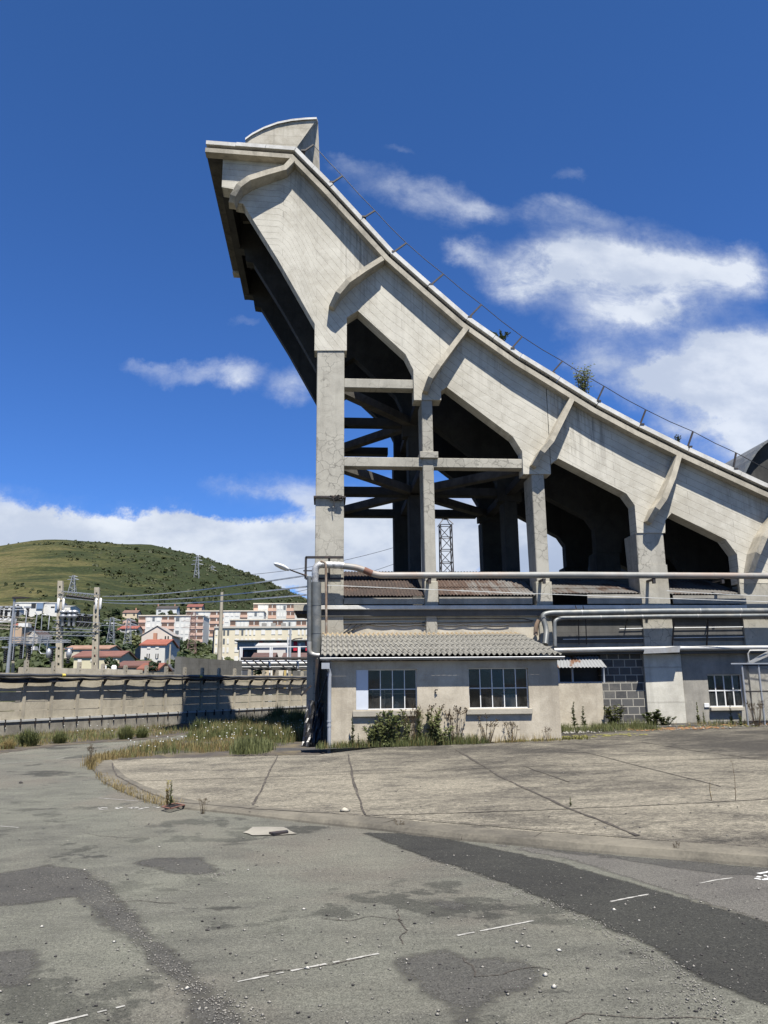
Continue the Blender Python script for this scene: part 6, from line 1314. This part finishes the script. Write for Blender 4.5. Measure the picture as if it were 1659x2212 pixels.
# ------------------------------------------------------------------ grass, moss, gravel (uncountable)
def in_poly(pl, n, rnd):
    xs, ys = [q[0] for q in pl], [q[1] for q in pl]; out = []
    while len(out) < n:
        x, y = rnd.uniform(min(xs), max(xs)), rnd.uniform(min(ys), max(ys))
        if inside(x, y, pl): out.append((x, y))
    return out
def blades(b, p, h, w_, rnd, lean=.45):
    a = rnd.uniform(0, 6.28); l = rnd.uniform(0, lean)*h; d = Vector((math.cos(a), math.sin(a), 0)); s_ = Vector((-d.y, d.x, 0))*w_; m_ = p+d*l*.4+Vector((0,0,h*.6)); e = p+d*l+Vector((0,0,h))
    b.add([p-s_, p+s_, m_+s_*.7, m_-s_*.7], [(0,1,2,3)]); b.add([m_-s_*.7, m_+s_*.7, e], [(0,1,2)])
rnd = random.Random(21)
def grass(name, px, n, h0, h1, m, w_=.006, fn_=G, clump=5, z=.01, noise_=None):
    b = MB()
    for x, y in in_poly(px, n, rnd):
        p = fn_(x, y)
        if noise_ is not None and math.sin(p.x*2.3+1)+math.sin(p.y*1.9+p.x*.7) < noise_: continue
        k = .55+.45*math.sin(p.x*1.3+p.y*.9)
        for _ in range(clump): q = p+Vector((rnd.gauss(0,.05), rnd.gauss(0,.05), z)); blades(b, q, rnd.uniform(h0, h1)*(.55+.45*k), w_, rnd)
    o = b.build(name, M[m]); tag(o, kind='stuff'); return o
V1 = [(-200,1660),(0,1622),(120,1607),(240,1599),(330,1592),(420,1582),(420,1570),(330,1570),(0,1592),(-200,1612)]
grass('verge_grass', V1, 1300, .05, .26, 'grass', .007); grass('dry_verge_grass', V1, 1300, .04, .20, 'dry', .006)
V2 = [(225,1645),(255,1628),(330,1610),(400,1600),(470,1592),(540,1592),(600,1598),(640,1606),(600,1615),(480,1625),(340,1634),(260,1640)]
grass('dry_grass', V2, 1900, .05, .24, 'dry', .005, noise_=-.9); grass('grass', V2, 500, .08, .3, 'grass', .006)
V3 = [(400,1596),(470,1585),(540,1572),(660,1558),(660,1602),(600,1606),(520,1596),(440,1600)]
grass('grass', V3, 2600, .12, .50, 'grass', .007); grass('grass', V3, 900, .1, .45, 'leafolive', .008); grass('dry_grass', V3, 700, .2, .62, 'dry', .004)
V3b = [(420,1575),(660,1548),(660,1562),(540,1576),(420,1590)]
grass('grass', V3b, 900, .15, .6, 'grass', .009)
grass('grass', [(495,1632),(520,1612),(570,1608),(590,1622),(560,1632)], 300, .1, .4, 'leafolive', .007, GA)
KB = [(207,1668),(225,1692),(262,1711),(305,1728),(345,1740),(380,1748),(380,1741),(345,1730),(305,1718),(262,1700),(222,1680)]
grass('dry_kerb_grass', KB, 260, .02, .12, 'dry', .004, G, 5); grass('dry_kerb_grass', [(182,1656),(205,1640),(250,1628),(250,1640),(215,1656),(205,1668)], 260, .08, .3, 'dry', .006, G)
def wallstrip(x0, x1, Y0, Y1): return lambda x, y: (lambda X, Y: Vector((X, Y, zA(X, Y))))(x0+(x1-x0)*x, Y0+(Y1-Y0)*y)
SQ = [(0,0),(1,0),(1,1),(0,1)]
grass('wall_foot_grass', SQ, 500, .06, .32, 'grass', .006, wallstrip(-.2, 3.9, 18.95, 19.38)); grass('wall_foot_grass', SQ, 200, .06, .36, 'dry', .004, wallstrip(-.2, 5.7, 18.95, 19.38)); grass('wall_foot_grass', SQ, 120, .03, .1, 'moss', .012, wallstrip(4.2, 6.6, 19.2, 19.75))
grass('wall_foot_grass', SQ, 650, .05, .34, 'leafolive', .006, wallstrip(6.05, 9.2, 21.2, 23.0), noise_=-1.0); grass('wall_foot_grass', SQ, 420, .04, .18, 'dry', .005, wallstrip(6.05, 20, 21.4, 23.3), noise_=-.8); grass('wall_foot_grass', SQ, 260, .05, .3, 'grass', .006, wallstrip(11, 20, 21.8, 23.3), noise_=0)
def mats(name, m, n, f_, r0_, r1_):
    b = MB()
    for _ in range(n):
        p = f_(rnd.random(), rnd.random())+Vector((0, 0, .014)); r_ = rnd.uniform(r0_, r1_); k = 7
        b.lathe([(r_, 0), (r_*.75, r_*.22), (r_*.3, r_*.32)], p, k)
    tag(b.build(name, M[m]), kind='stuff')
mats('yellow_moss', 'moss', 120, wallstrip(4.0, 8.2, 19.7, 20.4), .015, .06); mats('orange_sedum', 'redmoss', 190, wallstrip(8.4, 10.9, 21.1, 21.9), .015, .055); mats('orange_sedum', 'redmoss', 150, wallstrip(11.4, 15.5, 21.7, 22.5), .015, .05); mats('yellow_moss', 'moss', 140, wallstrip(8, 15, 21.3, 22.6), .015, .05)
b = MB()
for x, y in in_poly(V3, 110, rnd)+in_poly(V2, 50, rnd)+in_poly(V1, 40, rnd): p = G(x, y); b.lathe([(.006,0),(.022,.012),(.015,.025)], p+Vector((0,0,rnd.uniform(.18,.45))), 5)
tag(b.build('white_flowers', M['flowerw']), kind='stuff')
# rubble at the foot of the right-hand wing
def stone(b, p, r_, rnd):
    vs = [Vector((x*rnd.uniform(.6,1.2), y*rnd.uniform(.6,1.2), z*rnd.uniform(.5,.9)))*r_ for x, y, z in ((1,0,0),(.3,.9,.1),(-.8,.6,0),(-.9,-.5,.1),(.1,-1,0),(.7,-.6,.2),(.1,.1,.9))]
    a = rnd.uniform(0, 6.28); ca_, sa_ = math.cos(a), math.sin(a); vs = [p+Vector((v.x*ca_-v.y*sa_, v.x*sa_+v.y*ca_, v.z)) for v in vs]
    b.add(vs, [(0,1,6),(1,2,6),(2,3,6),(3,4,6),(4,5,6),(5,0,6),(5,4,3,2,1,0)], True)
b = MB()
for _ in range(420): p = wallstrip(6.1, 16, 20.9, 23.2)(rnd.random(), rnd.random()); stone(b, p+Vector((0,0,.012)), rnd.choice([.015,.02,.03,.05]), rnd)
for _ in range(60): p = wallstrip(6.3, 7.2, 20.9, 21.7)(rnd.random(), rnd.random()); stone(b, p+Vector((0,0,.012)), rnd.choice([.03,.05,.07]), rnd)
tag(b.build('rubble', M['stone']), kind='stuff')
b, b2 = MB(), MB()
def along(px, n, sp, r0_, r1_, bb):
    for _ in range(n):
        k = rnd.random()*(len(px)-1); i = int(k); t = k-i; x, y = px[i][0]+(px[i+1][0]-px[i][0])*t, px[i][1]+(px[i+1][1]-px[i][1])*t; p = G(x, y); stone(bb, p+Vector((rnd.gauss(0, sp), rnd.gauss(0, sp), .004)), rnd.uniform(r0_, r1_), rnd)
along([(20,1935),(90,1905),(160,1885),(220,1890)], 420, .14, .002, .005, b); along([(200,1900),(250,1960),(300,2020),(360,2080),(420,2130),(480,2180),(540,2220)], 900, .07, .003, .008, b); along([(530,1860),(600,1868),(660,1880),(740,1890)], 160, .06, .003, .006, b)
along([(420,1893),(470,1890),(500,1888)], 90, .05, .003, .008, b); along([(900,1855),(1000,1885),(1100,1925),(1220,1965),(1330,2020),(1400,2065),(1500,2130),(1560,2200)], 900, .06, .003, .008, b); along([(1150,2080),(1220,2090),(1300,2075),(1380,2085)], 420, .10, .002, .005, b); along([(1400,2150),(1480,2190)], 200, .09, .002, .005, b); along([(760,1800),(900,1800),(1000,1812)], 140, .05, .002, .005, b)
for x, y in in_poly([(-50,1680),(200,1690),(400,1760),(1000,1840),(1700,1920),(1700,2230),(-50,2230)], 900, rnd): stone(b if rnd.random() < .6 else b2, G(x, y)+Vector((0,0,.004)), rnd.choice([.004,.005,.006,.009,.013]), rnd)
for x, y in in_poly([(300,1690),(700,1650),(1600,1620),(1650,1820),(800,1770),(420,1740)], 160, rnd): stone(b if rnd.random() < .6 else b2, GA(x, y), rnd.choice([.006,.01,.015]), rnd)
tag(b.build('gravel', M['stone']), kind='stuff'); tag(b2.build('dark_gravel', M['stonedark']), kind='stuff')
M['pebble'] = simple('white_pebble', (.46, .44, .39), .8)
for x, y, r_ in ((665,2093,.020),(1178,2108,.022),(1198,2134,.020),(1208,2054,.024),(656,1965,.018),(90,2003,.016),(404,2137,.018),(1116,2037,.015),(1326,1966,.018),(1380,1990,.014),(246,2036,.016),(182,1880,.016),(536,1880,.014),(344,1830,.016)):
    q = MB(); stone(q, G(x, y)+Vector((0,0,.004)), r_, rnd); tag(q.build('pebble', M['pebble']), 'pale pebble lying loose on the asphalt', 'pebble', 'larger pale pebbles scattered on the asphalt')
q = MB(); stone(q, GA(746,1752), .085, rnd); tag(q.build('loose_stone', M['sill']), 'lumpy pale stone lying alone on the concrete apron', 'stone')
q = MB(); stone(q, G(45,1692), .06, rnd); tag(q.build('loose_stone', M['stonedark']), 'dark lump lying on the road at the far left', 'stone')
# cement patch with a slotted cover, and the kerb drain
patch('cement_patch', [(525,1800),(536,1795),(545,1788),(590,1788),(612,1788),(625,1795),(642,1802),(610,1805),(545,1806)], .010, concrete('cement', (.30,.28,.235), (.21,.195,.165), streak=0.0), .012)
q = MB(); p4 = [G(581,1799.5,.02), G(592,1802.5,.02), G(623,1798,.02), G(621,1795,.02)]; q.hexa([v-Vector((0,0,.018)) for v in p4]+[v+Vector((0,0,.012)) for v in p4]); tag(q.build('iron_cover', M['steel']), 'dark flat iron cover lying in the pale cement patch', 'cover')
dr = thing('kerb_drain', 'rusty iron drain grating let into the kerb beside the weeds', 'drain', GA(372,1741)); gp = [GA(350,1745,.014), GA(368,1749,.014), GA(398,1741,.014), GA(378,1737,.014)]
q = MB()
for i in range(4): q.beam(gp[i], gp[(i+1) % 4], .03, .010)
q.build('frame', M['rustbrown'], dr); q = MB()
for k in range(1, 6): q.beam(gp[0].lerp(gp[3], k/6), gp[1].lerp(gp[2], k/6), .016, .008)
q.build('grate', M['steel'], dr)
for x, lb in ((60, 0),): pass
